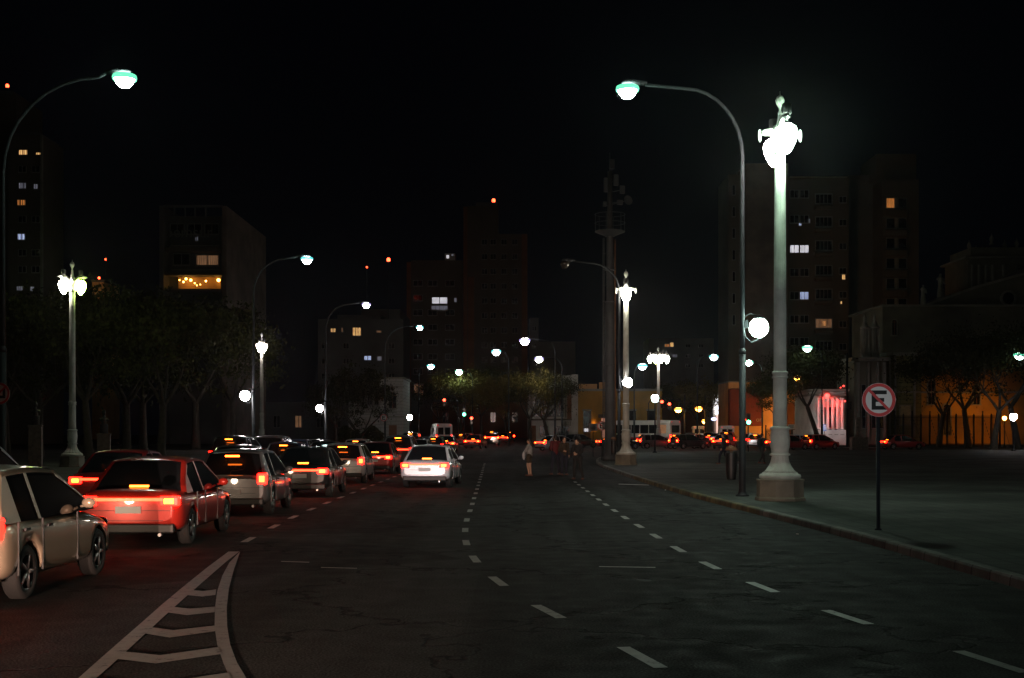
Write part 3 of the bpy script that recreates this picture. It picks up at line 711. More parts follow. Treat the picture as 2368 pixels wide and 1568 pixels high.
def make_car(kind, paint, name='car', lights='tail', brake=True, reverse=False, headl=False, bar=False):
    t = thing(name, None, None)
    if kind == 'sedan':
        Ln, hw, H, belt = 4.45, .87, 1.44, .93
        secs = [(0,.70,.42,.82),(.04,.80,.32,.9),(.2,.855,.24,.96),(.7,.87,.2,.96),(1.4,.87,.19,.93),(2.6,.87,.19,.92),(3.3,.865,.2,.9),(3.9,.85,.2,.82),(4.25,.8,.22,.72),(4.41,.7,.28,.62),(4.45,.6,.36,.54)]
        gy0, gy1, r0, r1 = .55, 3.45, 1.25, 2.5
    elif kind == 'hatch':
        Ln, hw, H, belt = 3.95, .85, 1.48, .95
        secs = [(0,.72,.36,.84),(.03,.79,.3,.9),(.14,.835,.24,.97),(.6,.85,.2,.98),(1.4,.85,.19,.95),(2.4,.85,.19,.92),(3.0,.845,.2,.88),(3.5,.82,.2,.8),(3.8,.76,.24,.7),(3.92,.66,.3,.6),(3.95,.56,.36,.54)]
        gy0, gy1, r0, r1 = .06, 3.05, .45, 2.05
    else:                                            # suv
        Ln, hw, H, belt = 4.4, .91, 1.72, 1.1
        secs = [(0,.78,.42,.98),(.03,.85,.34,1.05),(.14,.895,.28,1.12),(.6,.91,.26,1.13),(1.6,.91,.25,1.1),(2.7,.91,.25,1.07),(3.4,.9,.26,1.04),(3.95,.87,.27,.98),(4.25,.82,.3,.86),(4.37,.74,.36,.74),(4.4,.62,.42,.64)]
        gy0, gy1, r0, r1 = .08, 3.3, .4, 2.3
    fine = []
    for a, b in zip(secs, secs[1:]):
        n = 3 if b[0]-a[0] > .3 else 1
        for k in range(n): fine.append(tuple(a[j] + (b[j]-a[j])*k/n for j in range(4)))
    fine.append(secs[-1])
    body = loft(fine, 4.6, 32).build('body', paint, t)
    wy = (.72 if kind != 'sedan' else .85, Ln - .78)
    wr = .31 if kind != 'suv' else .35
    cut_wells(body, wy, wr + .06, hw)
    # greenhouse as a parametric surface
    top = H; NB = 40
    def zt(y):
        if y <= r0: u = (y-gy0)/(r0-gy0); return belt - .06 + (top-belt+.06) * (u**.8 if u > 0 else 0)
        if y >= r1: u = (gy1-y)/(gy1-r1); return belt - .06 + (top-belt+.06) * (u**.85 if u > 0 else 0)
        u = (y-r0)/(r1-r0); return top + .03*math.sin(PI*u)
    def G(y, v, off=0.0):
        h = zt(y); f = (h-belt+.06)/(top-belt+.06); wb = hw-.05; wt = hw*.72
        w_top = wb + (wt-wb)*f
        if v < .32: q = v/.32; x = -(wb + (w_top-wb)*q); z = belt-.06 + (h-.05*f-belt+.06)*q; nx, nz = -1, .25
        elif v > .68: q = (1-v)/.32; x = wb + (w_top-wb)*q; z = belt-.06 + (h-.05*f-belt+.06)*q; nx, nz = 1, .25
        else:
            q = (v-.5)/.18; x = w_top*q; z = h - .05*f*abs(q)**3; nx, nz = q*.5, 1
        return (x + nx*off, y + (off*(-.6 if y < r0 else (.6 if y > r1 else 0))), z + nz*off)
    def patch(y0, y1, v0, v1, off, name_, m, ny=14, nv=8, par=t):
        mb = MB(); vs = []; fs = []
        for i in range(ny+1):
            for j in range(nv+1): vs.append(G(y0+(y1-y0)*i/ny, v0+(v1-v0)*j/nv, off))
        for i in range(ny):
            for j in range(nv): fs.append((i*(nv+1)+j, i*(nv+1)+j+1, (i+1)*(nv+1)+j+1, (i+1)*(nv+1)+j))
        mb.add(vs, fs, True); return mb
    patch(gy0, gy1, 0, 1, 0, 'g', 'glass', 36, 40).build('cabin_glass', 'glass', t)
    rf = patch(r0-.05, r1+.05, .3, .7, .012, 'r', paint, 16, 16)
    for (a, b) in ((.275, .34), (.66, .725)):
        for (y0, y1) in ((gy0+.01, r0), (r1, gy1-.02)):
            p = patch(y0, y1, a, b, .012, '', paint, 8, 3); rf.add(p.v, p.f, True)
    bp = r0 + (r1-r0)*.42
    for (a, b) in ((0, .3), (.7, 1)):
        for yb, hw_ in ((bp, .045),):
            p = patch(yb-hw_, yb+hw_, a, b, .012, '', paint, 2, 5); rf.add(p.v, p.f, True)
        p = patch(gy0+.02, r0+(.1 if kind != 'sedan' else -.25), a, b, .013, '', paint, 6, 5); rf.add(p.v, p.f, True)
    rf.build('roof', paint, t)
    for y in wy:
        for s in (-1, 1):
            wh = MB(); n = 28; pr = [(.2,-.09),(wr-.03,-.1),(wr,-.07),(wr,.07),(wr-.03,.1),(.2,.09)]
            vs = []
            for (rr, xx) in pr:
                for k in range(n): vs.append((s*(hw-.12) + xx, y + rr*math.cos(2*PI*k/n), wr + rr*math.sin(2*PI*k/n)))
            fs = []
            for i in range(len(pr)):
                for k in range(n): i2 = (i+1) % len(pr); fs.append((i*n+k, i*n+(k+1) % n, i2*n+(k+1) % n, i2*n+k))
            wh.add(vs, fs, True); wo = wh.build('wheel', 'rubber', t)
            rm = MB(); n = 5
            xo = s*(hw-.12) + s*.07
            for k in range(n):
                a = 2*PI*k/n
                rm.tube([(xo, y + .03*math.cos(a), wr+.03*math.sin(a)), (xo, y + .2*math.cos(a), wr+.2*math.sin(a))], [.035,.028], 6)
            rm.tube([(xo, y+.205*math.cos(2*PI*k/24), wr+.205*math.sin(2*PI*k/24)) for k in range(25)], .018, 6)
            rm.build('rim', 'rim', wo)
    tz = {'sedan': .77, 'hatch': .84, 'suv': .95}[kind]; th = {'sedan': .17, 'hatch': .26, 'suv': .26}[kind]
    lw = .32 if kind == 'sedan' else .22
    for s in (-1, 1):
        a = MB(); x1 = s*(hw-.045); x0 = s*(hw-.045-lw)
        a.box(min(x0,x1), max(x0,x1), -.012, .14, tz-th/2, tz+th/2); tl = bevel(a.build('tail_light', lights, t), .03, 3)
        if lights == 'tail':
            b = MB(); b.cbox((s*(hw-.045-lw*.5), -.02, tz), lw*.5, .02, th*.5); bevel(b.build('bulb', 'tail_hot', tl), .008)
        if reverse:
            b = MB(); b.cbox((s*(hw-.1-lw), -.03, tz-.06), .12, .03, .16); bevel(b.build('reversing_light', 'reverse', t), .01)
        c = MB(); xh = s*(hw-.24)
        c.ell((xh, Ln-.2 - (.05 if kind == 'hatch' else 0), {'sedan': .66, 'hatch': .68, 'suv': .8}[kind]), .17, .14, .07); c.build('headlight', 'head' if headl else 'glass', t)
        d = MB(); d.ell((s*(hw+.07), gy1-.55, belt+.05), .09, .06, .07); d.tube([(s*(hw-.05), gy1-.5, belt), (s*(hw+.04), gy1-.53, belt+.02)], .02, 6); d.build('wing_mirror', paint, t)
        x_ = s*(hw+.003)
        for yb in (bp, r1+.25, r0-.05 if kind != 'sedan' else 1.15):
            dd = MB(); dd.box(min(x_, x_-s*.02), max(x_, x_-s*.02), yb-.005, yb+.005, .3, belt-.05); dd.build('door_seam', 'black', t)
        for yb in (bp+.12, r0+.1 if kind != 'sedan' else 1.3): dd = MB(); dd.box(min(x_-s*.01, x_+s*.02), max(x_-s*.01, x_+s*.02), yb, yb+.14, belt-.16, belt-.13); dd.build('door_handle', 'black', t)
    if bar:
        b = MB(); b.box(-(hw-.3), hw-.3, -.02, .06, tz+.0, tz+.055); bevel(b.build('red_glow_bar', 'glow_bar', t), .01)  # glowing bar added for more red in the traffic
    if brake:
        b = MB(); b.cbox((0, gy0+.06 if kind != 'sedan' else gy0+.1, top-.12 if kind != 'sedan' else belt+.06), .32, .03, .035); b.build('brake_light', 'tail_hot', t)
    n_ = MB(); n_.cbox((0, -.015, tz-.14 if kind == 'sedan' else tz-.3), .42, .012, .12); bevel(n_.build('number_plate', 'plate', t), .004)
    for zz_, w_ in ((tz-th/2-.07, hw-.12), (tz-th/2-.2 if kind != 'sedan' else tz-.32, hw-.3)):
        sm = MB(); sm.box(-w_, w_, -.006, .02, zz_-.004, zz_+.004); sm.build('boot_seam', 'black', t)
    eb = MB(); eb.tube([(hw-.35, .1, .22), (hw-.35, -.05, .22)], .03, 10); eb.build('exhaust', 'rim', t)
    if kind != 'sedan': eb = MB(); eb.tube([(-.02, .0, belt+.02), (.0, -.01, belt+.07), (.25, .02, belt+.1)], .008, 6); eb.build('rear_wiper', 'black', t)
    an_ = MB(); an_.tube([(0, r0+.15, H), (0, r0-.1, H+.22)], .005, 5); an_.build('aerial', 'black', t)
    u = MB(); u.box(-hw+.12, hw-.12, -.03, .08, .24, .4); bevel(u.build('rear_bumper', 'black', t), .03, 3); u = MB(); u.box(-hw+.14, hw-.14, Ln-.1, Ln+.0, .25, .36); bevel(u.build('front_bumper', 'black', t), .03, 3)
    return t
car_cache = {}
def unseen_light_cars():  # cars added out of view so their beams light the scene
    c = car('sedan', 'blue', -4.4, -9.5, 0, 'dark blue saloon added unseen behind the camera position to light the striped island, headlights on', headl=True)
    d = car('hatch', 'grey', 2.4, -17, 0, 'grey hatchback added unseen in the right lane behind the camera position to light the round sign', headl=True)
    for s in (-1, 1): spot('headlight_or_fill_beam', (s*.6, 4.1, .68), (4.5, 39.8, 2.6), 9500, (.92, .97, 1), 11, 1.0, .08, d)  # narrow overstrong beam added to light the round sign
    for s in (-1, 1): spot('headlight_or_fill_beam', (s*.6, 4.6, .66), (s*.6 + .9, 24, .0), 34000, (1, .64, .48), 33, 1.0, .08, c)  # overstrong warm beam added to light the striped island
    spot('white_car_fill', (0, 4.6, .7), (1.35, 52, .8), 26000, (.86, .88, 1), 7, .8, .08, c)  # added spot between the headlights, brightens the white saloon
def car(kind, paintcol, x, y, rz, label, lights='tail', brake=True, reverse=False, headl=False, beams=0, group='cars in the evening traffic', paint=None):
    bar = lights == 'tail' and kind != 'hatch' and not reverse
    key = (kind, paintcol, lights, brake, reverse, headl)
    pm = 'paint_' + paintcol
    if key not in car_cache:
        c = make_car(kind, pm, 'car', lights, brake, reverse, headl, bar); car_cache[key] = c
    else: c = copy_tree(car_cache[key])
    c.location = (x, y, gz(y) + .0); c.rotation_euler = (0, 0, rz)
    tag(c, label, 'car', group)
    if beams:
        for s in (-1, 1): spot('headlight_or_fill_beam', (s*.6, 4.5, .66), (s*.6 - .1, 14, .0), beams, (1, .72, .48), 62, .9, .08, c)
    return c
M['glow_bar'] = emit('added_red_bar', (1, .02, .006), 32, (.4, .01, .01))  # glow of the bars added to redden the queue
for nme, colr in (('silver', (.4, .4, .42)), ('black', (.02, .02, .022)), ('red', (.3, .02, .02)), ('brightred', (.5, .03, .02)), ('white', (.78, .8, .88)), ('blue', (.03, .05, .14)), ('grey', (.14, .14, .15)), ('beige', (.42, .33, .24))):
    M['paint_' + nme] = mat('car_paint_' + nme, colr, .28, .25, .04, 1, coat=.7)
car('hatch', 'beige', -6.35, 13.6, 0, 'beige hatchback nearest the camera at the left edge, tail light glowing', beams=160)
car('sedan', 'brightred', -6.3, 20.6, R(1), 'bright red saloon right behind the nearest beige hatchback', beams=60)
car('hatch', 'grey', -6.4, 28.6, R(1), 'grey hatchback third in the lane beside the striped island', beams=40)
car('sedan', 'black', -6.2, 36.6, 0, 'black saloon in the queue left of the white car', beams=40)
car('hatch', 'silver', -6.3, 46.5, 0, 'silver hatchback further up the queue, just beyond the black saloon', beams=30)
car('sedan', 'red', -6.3, 57, R(-1), 'dark red saloon beyond the silver hatchback in the queue')
car('suv', 'grey', -6.2, 68, R(-1), 'grey off-roader far up the queue')
car('sedan', 'silver', -6.3, 82, R(-2), 'silver saloon far up the queue under the green signal')
car('hatch', 'black', -6.1, 97, R(-2), 'small black hatchback at the head of the queue')
car('sedan', 'white', -3.0, 43, R(-4), 'white saloon alone in the lane right of the queue', beams=60)
car('suv', 'grey', -9.5, 19.5, R(2), 'grey off-roader at the left edge beyond the beige hatchback', beams=60)
car('sedan', 'red', -9.6, 29.5, R(1), 'red saloon in the second lane from the left edge', beams=50)
car('sedan', 'grey', -9.5, 42, R(1), 'grey saloon just right of the black car with reversing lights', beams=30)
car('hatch', 'blue', -9.5, 52, 0, 'blue hatchback in the middle lane ahead of the grey saloon')
car('sedan', 'black', -9.6, 63, 0, 'black saloon in the middle lane in front of the lamp post glare')
car('hatch', 'silver', -9.5, 76, R(-2), 'silver hatchback in the middle lane near the villa')
car('suv', 'black', -12.45, 55, R(-1), 'black off-roader with white reversing lights beside the left pavement', reverse=True)
car('suv', 'grey', -12.3, 63, R(-1), 'dark parked off-roader with unlit lamps, beyond the black one', 'glass', False, group='cars parked by the left pavement')
car('hatch', 'blue', -12.3, 71, 0, 'dark blue parked hatchback under the lower globe lamp', 'glass', False, group='cars parked by the left pavement')
car('sedan', 'grey', -12.4, 79, 0, 'grey parked saloon before the villa hedge', 'glass', False, group='cars parked by the left pavement')
car('sedan', 'red', -4.1, 128, R(-10), 'red car crossing beside the white van', group='cars at the crossing')
car('suv', 'black', -2.4, 148, 0, 'braking dark off-roader, left of the pair waiting under the trees', group='cars at the crossing')
car('hatch', 'black', -.4, 182, 0, 'braking black hatchback, right of the pair waiting under the trees', group='cars at the crossing')
car('sedan', 'beige', -5.2, 150, R(2), 'pale car waiting just right of the white van', group='cars at the crossing')
car('sedan', 'silver', 2.6, 118, R(-55), 'silver car turning right with bright tail lights before the white building', group='cars at the crossing')
car('sedan', 'black', 8.7, 127, R(-80), 'dark car crossing in front of the yellow building', group='cars at the crossing')
car('hatch', 'red', 18.6, 132, R(-35), 'red car turning beside the maroon bus', group='cars at the crossing')
car('sedan', 'red', 21.2, 128, R(-22), 'red saloon just left of the big dark pole traffic', group='cars at the crossing')
car('hatch', 'silver', 23.6, 138, R(-8), 'silver hatchback between the white vans', group='cars at the crossing')
car('sedan', 'red', 25.0, 121, R(-58), 'bright red saloon right behind the near dark pole', group='cars at the crossing')
car('hatch', 'grey', 21.4, 150, R(-8), 'grey hatchback ahead of the red cars', group='cars at the crossing')
car('sedan', 'grey', 26.7, 170, R(-6), 'distant grey saloon entering the side avenue', group='cars at the crossing')
car('sedan', 'white', 30.6, 127, R(98), 'pale car with headlights right of the big column', 'tail_dim', False, headl=True, group='cars at the crossing')
car('sedan', 'red', 36.5, 124, R(-76), 'dark red car passing in front of the church railings', group='cars at the crossing')


for (kd, pc, x, y, rz, lb) in (
    ('hatch', 'black', 16.3, 127, -62, 'black hatchback at the left end of the crossing queue by the bus'), ('sedan', 'grey', 20.0, 138, -12, 'grey saloon right behind the side-on bus'),
    ('suv', 'red', 22.6, 132.5, -14, 'red off-roader in the middle of the crossing queue'), ('hatch', 'white', 25.4, 131, -10, 'white hatchback left of the near dark pole'),
    ('sedan', 'black', 24.5, 150, -8, 'black saloon in front of the white vans'), ('sedan', 'red', 27.6, 145, -8, 'red saloon straight before the nearer white van'),
    ('hatch', 'red', 29.0, 124, -60, 'red hatchback right of the green signal'), ('suv', 'black', -9.6, 118, -2, 'black off-roader before the villa, braking'),
    ('sedan', 'grey', -6.0, 113, -2, 'grey saloon braking below the green signal'), ('hatch', 'red', -5.6, 137, 3, 'red hatchback between the white van and the off-roaders'),
    ('sedan', 'red', -1.2, 165, 2, 'red saloon between the two braking cars under the trees'), ('sedan', 'black', 5.4, 133, -50, 'black saloon turning right behind the bright silver one'),
    ('hatch', 'grey', 13.0, 129, -82, 'grey hatchback passing between column and mast')):
    car(kd, pc, x, y, R(rz), lb, group='cars at the crossing')
unseen_light_cars()
def box_vehicle(kind, x, y, rz, label, body, stripe=None, L=9.5, hw=1.2, H=3.0, lit=False, num=None, cat='bus', group=None):
    t = thing('bus' if cat == 'bus' else 'van', label, cat, (x, y, gz(y)), rz, group)
    m = MB(); S = sup(28, 7)
    secs = [(0,hw*.96,.42,H-.1),(.06,hw,.36,H),(L-.5,hw,.36,H),(L-.1,hw*.97,.38,H-.25),(L,hw*.92,.45,H-.5)] if cat == 'bus' else \
           [(0,hw*.95,.42,H-.05),(.06,hw,.34,H),(L*.62,hw,.34,H),(L*.78,hw*.97,.34,H-.35),(L*.86,hw*.95,.34,1.35),(L-.15,hw*.9,.36,1.1),(L,hw*.8,.45,.9)]
    b = loft(secs, 8, 32).build('body', body, t); 
    if stripe:
        s_ = MB()
        for s in (-1, 1): s_.box(min(s*hw, s*(hw+.006)), max(s*hw, s*(hw+.006)), .3, L-.7, .5, 1.0)
        s_.build('stripe', stripe, t)
    z0, z1 = (1.45, 2.45) if cat == 'bus' else (1.2, H-.45)
    nwin = 6 if cat == 'bus' else 2
    for s in (-1, 1):
        for k in range(nwin):
            w_ = (L-1.3)/nwin if cat == 'bus' else .8
            ya = .5 + k*w_ if cat == 'bus' else L*.3 + k*.95
            q = MB(); q.box(min(s*(hw-.02), s*(hw+.008)), max(s*(hw-.02), s*(hw+.008)), ya+.05, ya+w_-.05, z0, z1)
            q.build('side_window', 'win_dimwarm' if lit and k == 0 else 'glass', t)
    if cat == 'bus': q = MB(); q.box(-hw*.72, hw*.72, -.012, .02, 1.55, 2.4); q.build('rear_window', 'glass', t)
    else:
        for s in (-1, 1):
            q = MB(); q.box(min(s*.08, s*hw*.72), max(s*.08, s*hw*.72), -.012, .02, z0+.1, z1); q.build('rear_window', 'glass', t)
        q = MB(); q.box(-.01, .01, -.01, .01, .5, H-.15); q.build('door_seam', 'black', t)
    q = MB(); q.box(-hw*.8, hw*.8, L-.06, L+.01, 1.35, 2.2) if cat == 'bus' else q.prism([(-hw*.8, 1.3), (hw*.8, 1.3), (hw*.7, H-.4), (-hw*.7, H-.4)], L*.8, L*.87)
    q.build('windscreen', 'glass', t)
    for s in (-1, 1):
        a = MB(); a.box(min(s*(hw-.17), s*(hw-.03)), max(s*(hw-.17), s*(hw-.03)), -.03, .05, .85, 1.3 if cat == 'bus' else 1.25)
        tl = a.build('tail_light', 'tail', t)
        a = MB(); a.cbox((s*(hw-.1), -.035, 1.0), .08, .02, .22); a.build('bulb', 'tail_hot', tl)
        a = MB(); a.cbox((s*hw*.75, -.02, H-.2), .1, .05, .07); a.build('marker_light', 'tail_dim', t)
        for yy in (1.6, L-1.7) if cat == 'bus' else (.8, L-.9):
            wr = .45 if cat == 'bus' else .34
            wmb = MB(); n = 22
            vs = [(s*(hw-.25), yy+wr*math.cos(2*PI*k/n), wr+wr*math.sin(2*PI*k/n)) for k in range(n)] + [(s*(hw+.015), yy+wr*math.cos(2*PI*k/n), wr+wr*math.sin(2*PI*k/n)) for k in range(n)]
            wmb.add(vs, [list(range(n)), list(range(2*n-1, n-1, -1))] + [(k, n+k, n+(k+1) % n, (k+1) % n) for k in range(n)]); wo = wmb.build('wheel', 'rubber', t)
            rm = MB(); vs = [(s*(hw+.02), yy+wr*.5*math.cos(2*PI*k/n), wr+wr*.5*math.sin(2*PI*k/n)) for k in range(n)]; rm.add(vs, [list(range(n))]); rm.build('rim', 'rim', wo)
    q = MB(); q.cbox((0, -.02, .75), .45, .02, .13); q.build('number_plate', 'plate', t)
    if num: text_obj('route_number', num, .55, (hw+.012, 1.9, 1.08), 'black_sign', t, (R(90), 0, R(90)), .004)
    return t
box_vehicle('bus', 19.1, 146.5, R(52), 'white and maroon city bus standing side-on behind the warm lamp column', 'white_sign', 'bus_maroon' if False else 'red_sign', L=8.6, num=None, lit=True, group='city buses')
M['maroon'] = mat('bus_maroon', (.12, .012, .03), .4, .1, .1, coat=.4)
box_vehicle('bus', 22.6, 180, R(-4), 'maroon bus seen from behind with two tail lights', 'maroon', None, L=10, group='city buses')
M['van_white'] = mat('van_white', (.62, .6, .58), .4, 0, .08)
box_vehicle('van', -7.9, 146, R(12), 'tall white van at the crossing left of the green signal', 'van_white', None, L=5.4, hw=.98, H=2.6, cat='van', group='white vans')
box_vehicle('van', 27.3, 159, R(-4), 'white van with two rear windows left of the near dark pole', 'van_white', None, L=4.9, hw=.9, H=2.35, cat='van', group='white vans')
box_vehicle('van', 26.3, 176, R(-4), 'farther greyish van under the bright shop sign', 'van_white', None, L=4.9, hw=.9, H=2.3, cat='van', group='white vans')

# ------------------------------------------------------------------ people
def capsule(mb, a, b, ra, rb, n=12):
    a, b = Vector(a), Vector(b); d = (b-a)
    if d.length < 1e-5: d = Vector((0, 0, 1e-3))
    t = d.normalized()
    pts = []; rr = []
    for k in range(4):
        u = PI/2 * (1 - k/4); pts.append(a - t*ra*math.sin(u)); rr.append(max(.001, ra*math.cos(u)))
    pts.append(a); rr.append(ra); pts.append(b); rr.append(rb)
    for k in range(1, 5):
        u = PI/2 * k/4; pts.append(b + t*rb*math.sin(u)); rr.append(max(.001, rb*math.cos(u)))
    mb.tube(pts, rr, n)
def remesh(o, v, sm=4):
    r_ = o.modifiers.new('one_skin', 'REMESH'); r_.mode = 'VOXEL'; r_.voxel_size = v; r_.use_smooth_shade = True
    s_ = o.modifiers.new('soften', 'SMOOTH'); s_.factor = .5; s_.iterations = sm
    return o
def fingers(mb, w, d, side):                        # palm and five curled fingers at wrist w, hand pointing along d
    w = Vector(w); d = Vector(d).normalized(); up = Vector((side, 0, 0)); q = d.cross(up).normalized(); up = q.cross(d).normalized()
    capsule(mb, w, w + d*.05, .022, .03); 
    for k, (o_, l_) in enumerate(((-.03,.06),(-.01,.072),(.01,.068),(.03,.054))):
        base = w + d*.075 + q*o_; mid = base + d*l_*.55; tip = mid + (d*.6 - up*.8).normalized()*l_*.5
        capsule(mb, w + d*.03 + q*o_*.8, base, .011, .0095, 8); capsule(mb, base, mid, .0095, .0085, 8); capsule(mb, mid, tip, .0085, .0075, 8)
    b = w + d*.02 - q*.028; m_ = b + (d*.8 - q*.8).normalized()*.035; capsule(mb, b, m_, .012, .010, 8); capsule(mb, m_, m_ + d*.028, .010, .008, 8)
def person(x, y, rz, label, h=1.7, pose=None, top='cloth_dark', legs='cloth_black', shorts=False, hair='hair_dark', long_hair=False, bag=None, extra=None, group=None, z=0.0, skin='skin'):
    P = dict(pel=(0,0,.94), waist=(0,0,1.08), chest=(0,.0,1.3), neck=(0,0,1.47), head=(0,.02,1.6),
             sl=(-.18,0,1.41), sr=(.18,0,1.41), el=(-.24,-.03,1.13), er=(.24,-.03,1.13), wl=(-.22,.06,.9), wr=(.22,.06,.9),
             hl=(-.09,0,.92), hr=(.09,0,.92), kl=(-.1,.02,.5), kr=(.1,.02,.5), al=(-.11,-.02,.09), ar=(.11,-.02,.09))
    P.update(pose or {})
    s = h/1.72
    t = thing('person', label, 'person', (x, y, z), rz, group); t.scale = (s, s, s)
    b = MB()
    capsule(b, P['hl'], P['hr'], .115, .115); capsule(b, P['pel'], P['waist'], .125, .115); capsule(b, P['waist'], P['chest'], .118, .135)
    capsule(b, P['sl'], P['sr'], .06, .06); capsule(b, P['chest'], P['neck'], .11, .055); capsule(b, P['neck'], P['head'], .05, .06)
    H = Vector(P['head']); b.ell(H + Vector((0,.0,.02)), .075, .095, .115, 20, 14); b.ell(H + Vector((0,.02,-.05)), .055, .07, .06)
    capsule(b, H + Vector((0,.09,.02)), H + Vector((0,.115,-.02)), .012, .015, 8)
    for q in (-1, 1): b.ell(H + Vector((q*.077,-.005,.0)), .014, .025, .035)
    capsule(b, H + Vector((-.018,.088,-.055)), H + Vector((.018,.088,-.055)), .009, .009, 8)
    for q, k in ((-1, 'l'), (1, 'r')):
        capsule(b, P['s'+k], P['e'+k], .052, .04); capsule(b, P['e'+k], P['w'+k], .04, .026)
        dd = Vector(P['w'+k]) - Vector(P['e'+k]); fingers(b, P['w'+k], dd, q)
        capsule(b, P['h'+k], P['k'+k], .092, .058); capsule(b, P['k'+k], P['a'+k], .056, .036)
        A = Vector(P['a'+k]); capsule(b, A + Vector((0,-.04,-.045)), A + Vector((q*.015,.14,-.055)), .04, .032)
    remesh(b.build('body', skin, t), .0085)
    tp = MB()
    capsule(tp, P['pel'], P['waist'], .14, .135); capsule(tp, P['waist'], P['chest'], .138, .152); capsule(tp, P['sl'], P['sr'], .076, .076); capsule(tp, P['chest'], (P['neck'][0], P['neck'][1], P['neck'][2]-.05), .13, .07)
    for k in 'lr':
        e = Vector(P['e'+k]); w_ = Vector(P['w'+k]); capsule(tp, P['s'+k], e, .07, .055); capsule(tp, e, e + (w_-e)*.85, .055, .042)
    remesh(tp.build('jacket', top, t), .014)
    lg = MB(); capsule(lg, P['hl'], P['hr'], .13, .13)
    for k in 'lr':
        kn = Vector(P['k'+k]); hp = Vector(P['h'+k]); an = Vector(P['a'+k])
        if shorts: capsule(lg, hp, hp + (kn-hp)*.6, .108, .09)
        else: capsule(lg, hp, kn, .105, .074); capsule(lg, kn, an + Vector((0,0,.02)), .072, .055)
    remesh(lg.build('shorts' if shorts else 'trousers', legs, t), .014)
    hr = MB(); hr.ell(H + Vector((0,-.018,.045)), .09, .1, .105, 18, 12); hr.ell(H + Vector((0,-.06,-.01)), .075, .05, .1)
    if long_hair: capsule(hr, H + Vector((0,-.07,0)), H + Vector((0,-.12,-.3)), .07, .05)
    remesh(hr.build('hair', hair, t), .012)
    for q, k in ((-1, 'l'), (1, 'r')):
        A = Vector(P['a'+k]); sh = MB(); capsule(sh, A + Vector((0,-.045,-.04)), A + Vector((q*.015,.15,-.05)), .048, .04)
        remesh(sh.build('shoe', 'shoe', t), .01)
    if bag:
        c, sz, m = bag; g = MB(); g.ell(c, *sz); g.tube([(c[0], c[1], c[2]+sz[2]*.9), (c[0]*.6, c[1]*.3, 1.42), (-.1 if c[0] > 0 else .1, .1, 1.40)], .012, 6)
        o = g.build('bag', m, t); bevel(o, .01)
    return t
M['skin'] = mat('skin', (.42, .25, .17), .55, 0, .1, 5)
M['cloth_black'] = mat('black_cloth', (.012, .012, .013), .9, 0, .3, 8)
M['cloth_dark'] = mat('dark_cloth', (.022, .02, .02), .9, 0, .3, 8)
M['cloth_red'] = mat('dark_red_cloth', (.1, .015, .018), .9, 0, .3, 8)
M['cloth_jeans'] = mat('navy_jeans', (.014, .016, .03), .9, 0, .3, 8)
M['cloth_grey'] = mat('grey_cloth', (.25, .25, .25), .9, 0, .25, 8)
M['cloth_brown'] = mat('brown_cloth', (.04, .028, .018), .9, 0, .3, 8)
M['cloth_white'] = mat('pale_cloth', (.45, .45, .48), .9, 0, .2, 8)
M['hair_dark'] = mat('dark_hair', (.02, .013, .01), .6, 0, .3, 20)
M['shoe'] = mat('worn_shoe', (.12, .05, .035), .7, 0, .3)
M['shoe_red'] = M['shoe']
def on(px, py, z=0.0): return W(px, py, z)
q = on(1224, 1101); person(q[0], q[1], R(70), 'person with pale top, shorts and bare legs standing on the road with a light bag', 1.62,
   dict(kl=(-.08,.06,.5), al=(-.06,.0,.09), kr=(.07,.0,.5), ar=(.05,-.05,.09), wl=(-.05,.26,1.0), el=(-.2,.12,1.15)), 'cloth_grey', 'cloth_brown', True, long_hair=True, bag=((-.16, .22, .95), (.12, .07, .2), 'cloth_white'), group='people standing on the road')
q = on(1284, 1098); person(q[0], q[1], R(20), 'person in dark red jacket and navy jeans between the two others on the road', 1.78,
   dict(kl=(-.14,.03,.5), al=(-.18,0,.09), kr=(.13,.03,.5), ar=(.17,0,.09), wl=(-.12,.2,1.1), wr=(.12,.2,1.08)), 'cloth_red', 'cloth_jeans', group='people standing on the road')
q = on(1304, 1099); person(q[0], q[1], R(200), 'person in brown jacket and dark jeans right beside the one in dark red', 1.68,
   dict(wr=(.1,.2,1.1)), 'cloth_brown', 'cloth_jeans', group='people standing on the road')
q = on(1335, 1109); person(q[0], q[1], R(155), 'person all in black with head bowed and legs apart on the road', 1.66,
   dict(head=(0,.09,1.56), neck=(0,.03,1.46), kl=(-.17,.04,.5), al=(-.24,.0,.09), kr=(.13,.02,.5), ar=(.17,-.05,.09), el=(-.23,.06,1.15), er=(.23,.06,1.15), wl=(-.06,.22,1.08), wr=(.06,.24,1.12)), 'cloth_black', 'cloth_black', group='people standing on the road')
def onp(px, py): return W(px, py, .13)
q = onp(1761, 1073); person(q[0], q[1], R(-60), 'person in dark clothes with rucksack beside the big column on the pavement', 1.7, dict(kl=(-.07,.16,.52), al=(-.07,.22,.1), kr=(.07,-.05,.5), ar=(.07,-.26,.13)), 'cloth_black', 'cloth_dark', bag=((0, -.2, 1.22), (.16, .11, .24), 'cloth_black'), z=.13, group='people walking on the pavement')
q = onp(1673, 1074); person(q[0], q[1], R(60), 'person in dark clothes walking on the pavement left of the near pole', 1.7, dict(kl=(-.07,.2,.53), al=(-.07,.24,.1), kr=(.07,-.08,.5), ar=(.07,-.3,.14)), 'cloth_dark', 'cloth_jeans', z=.13, group='people walking on the pavement')

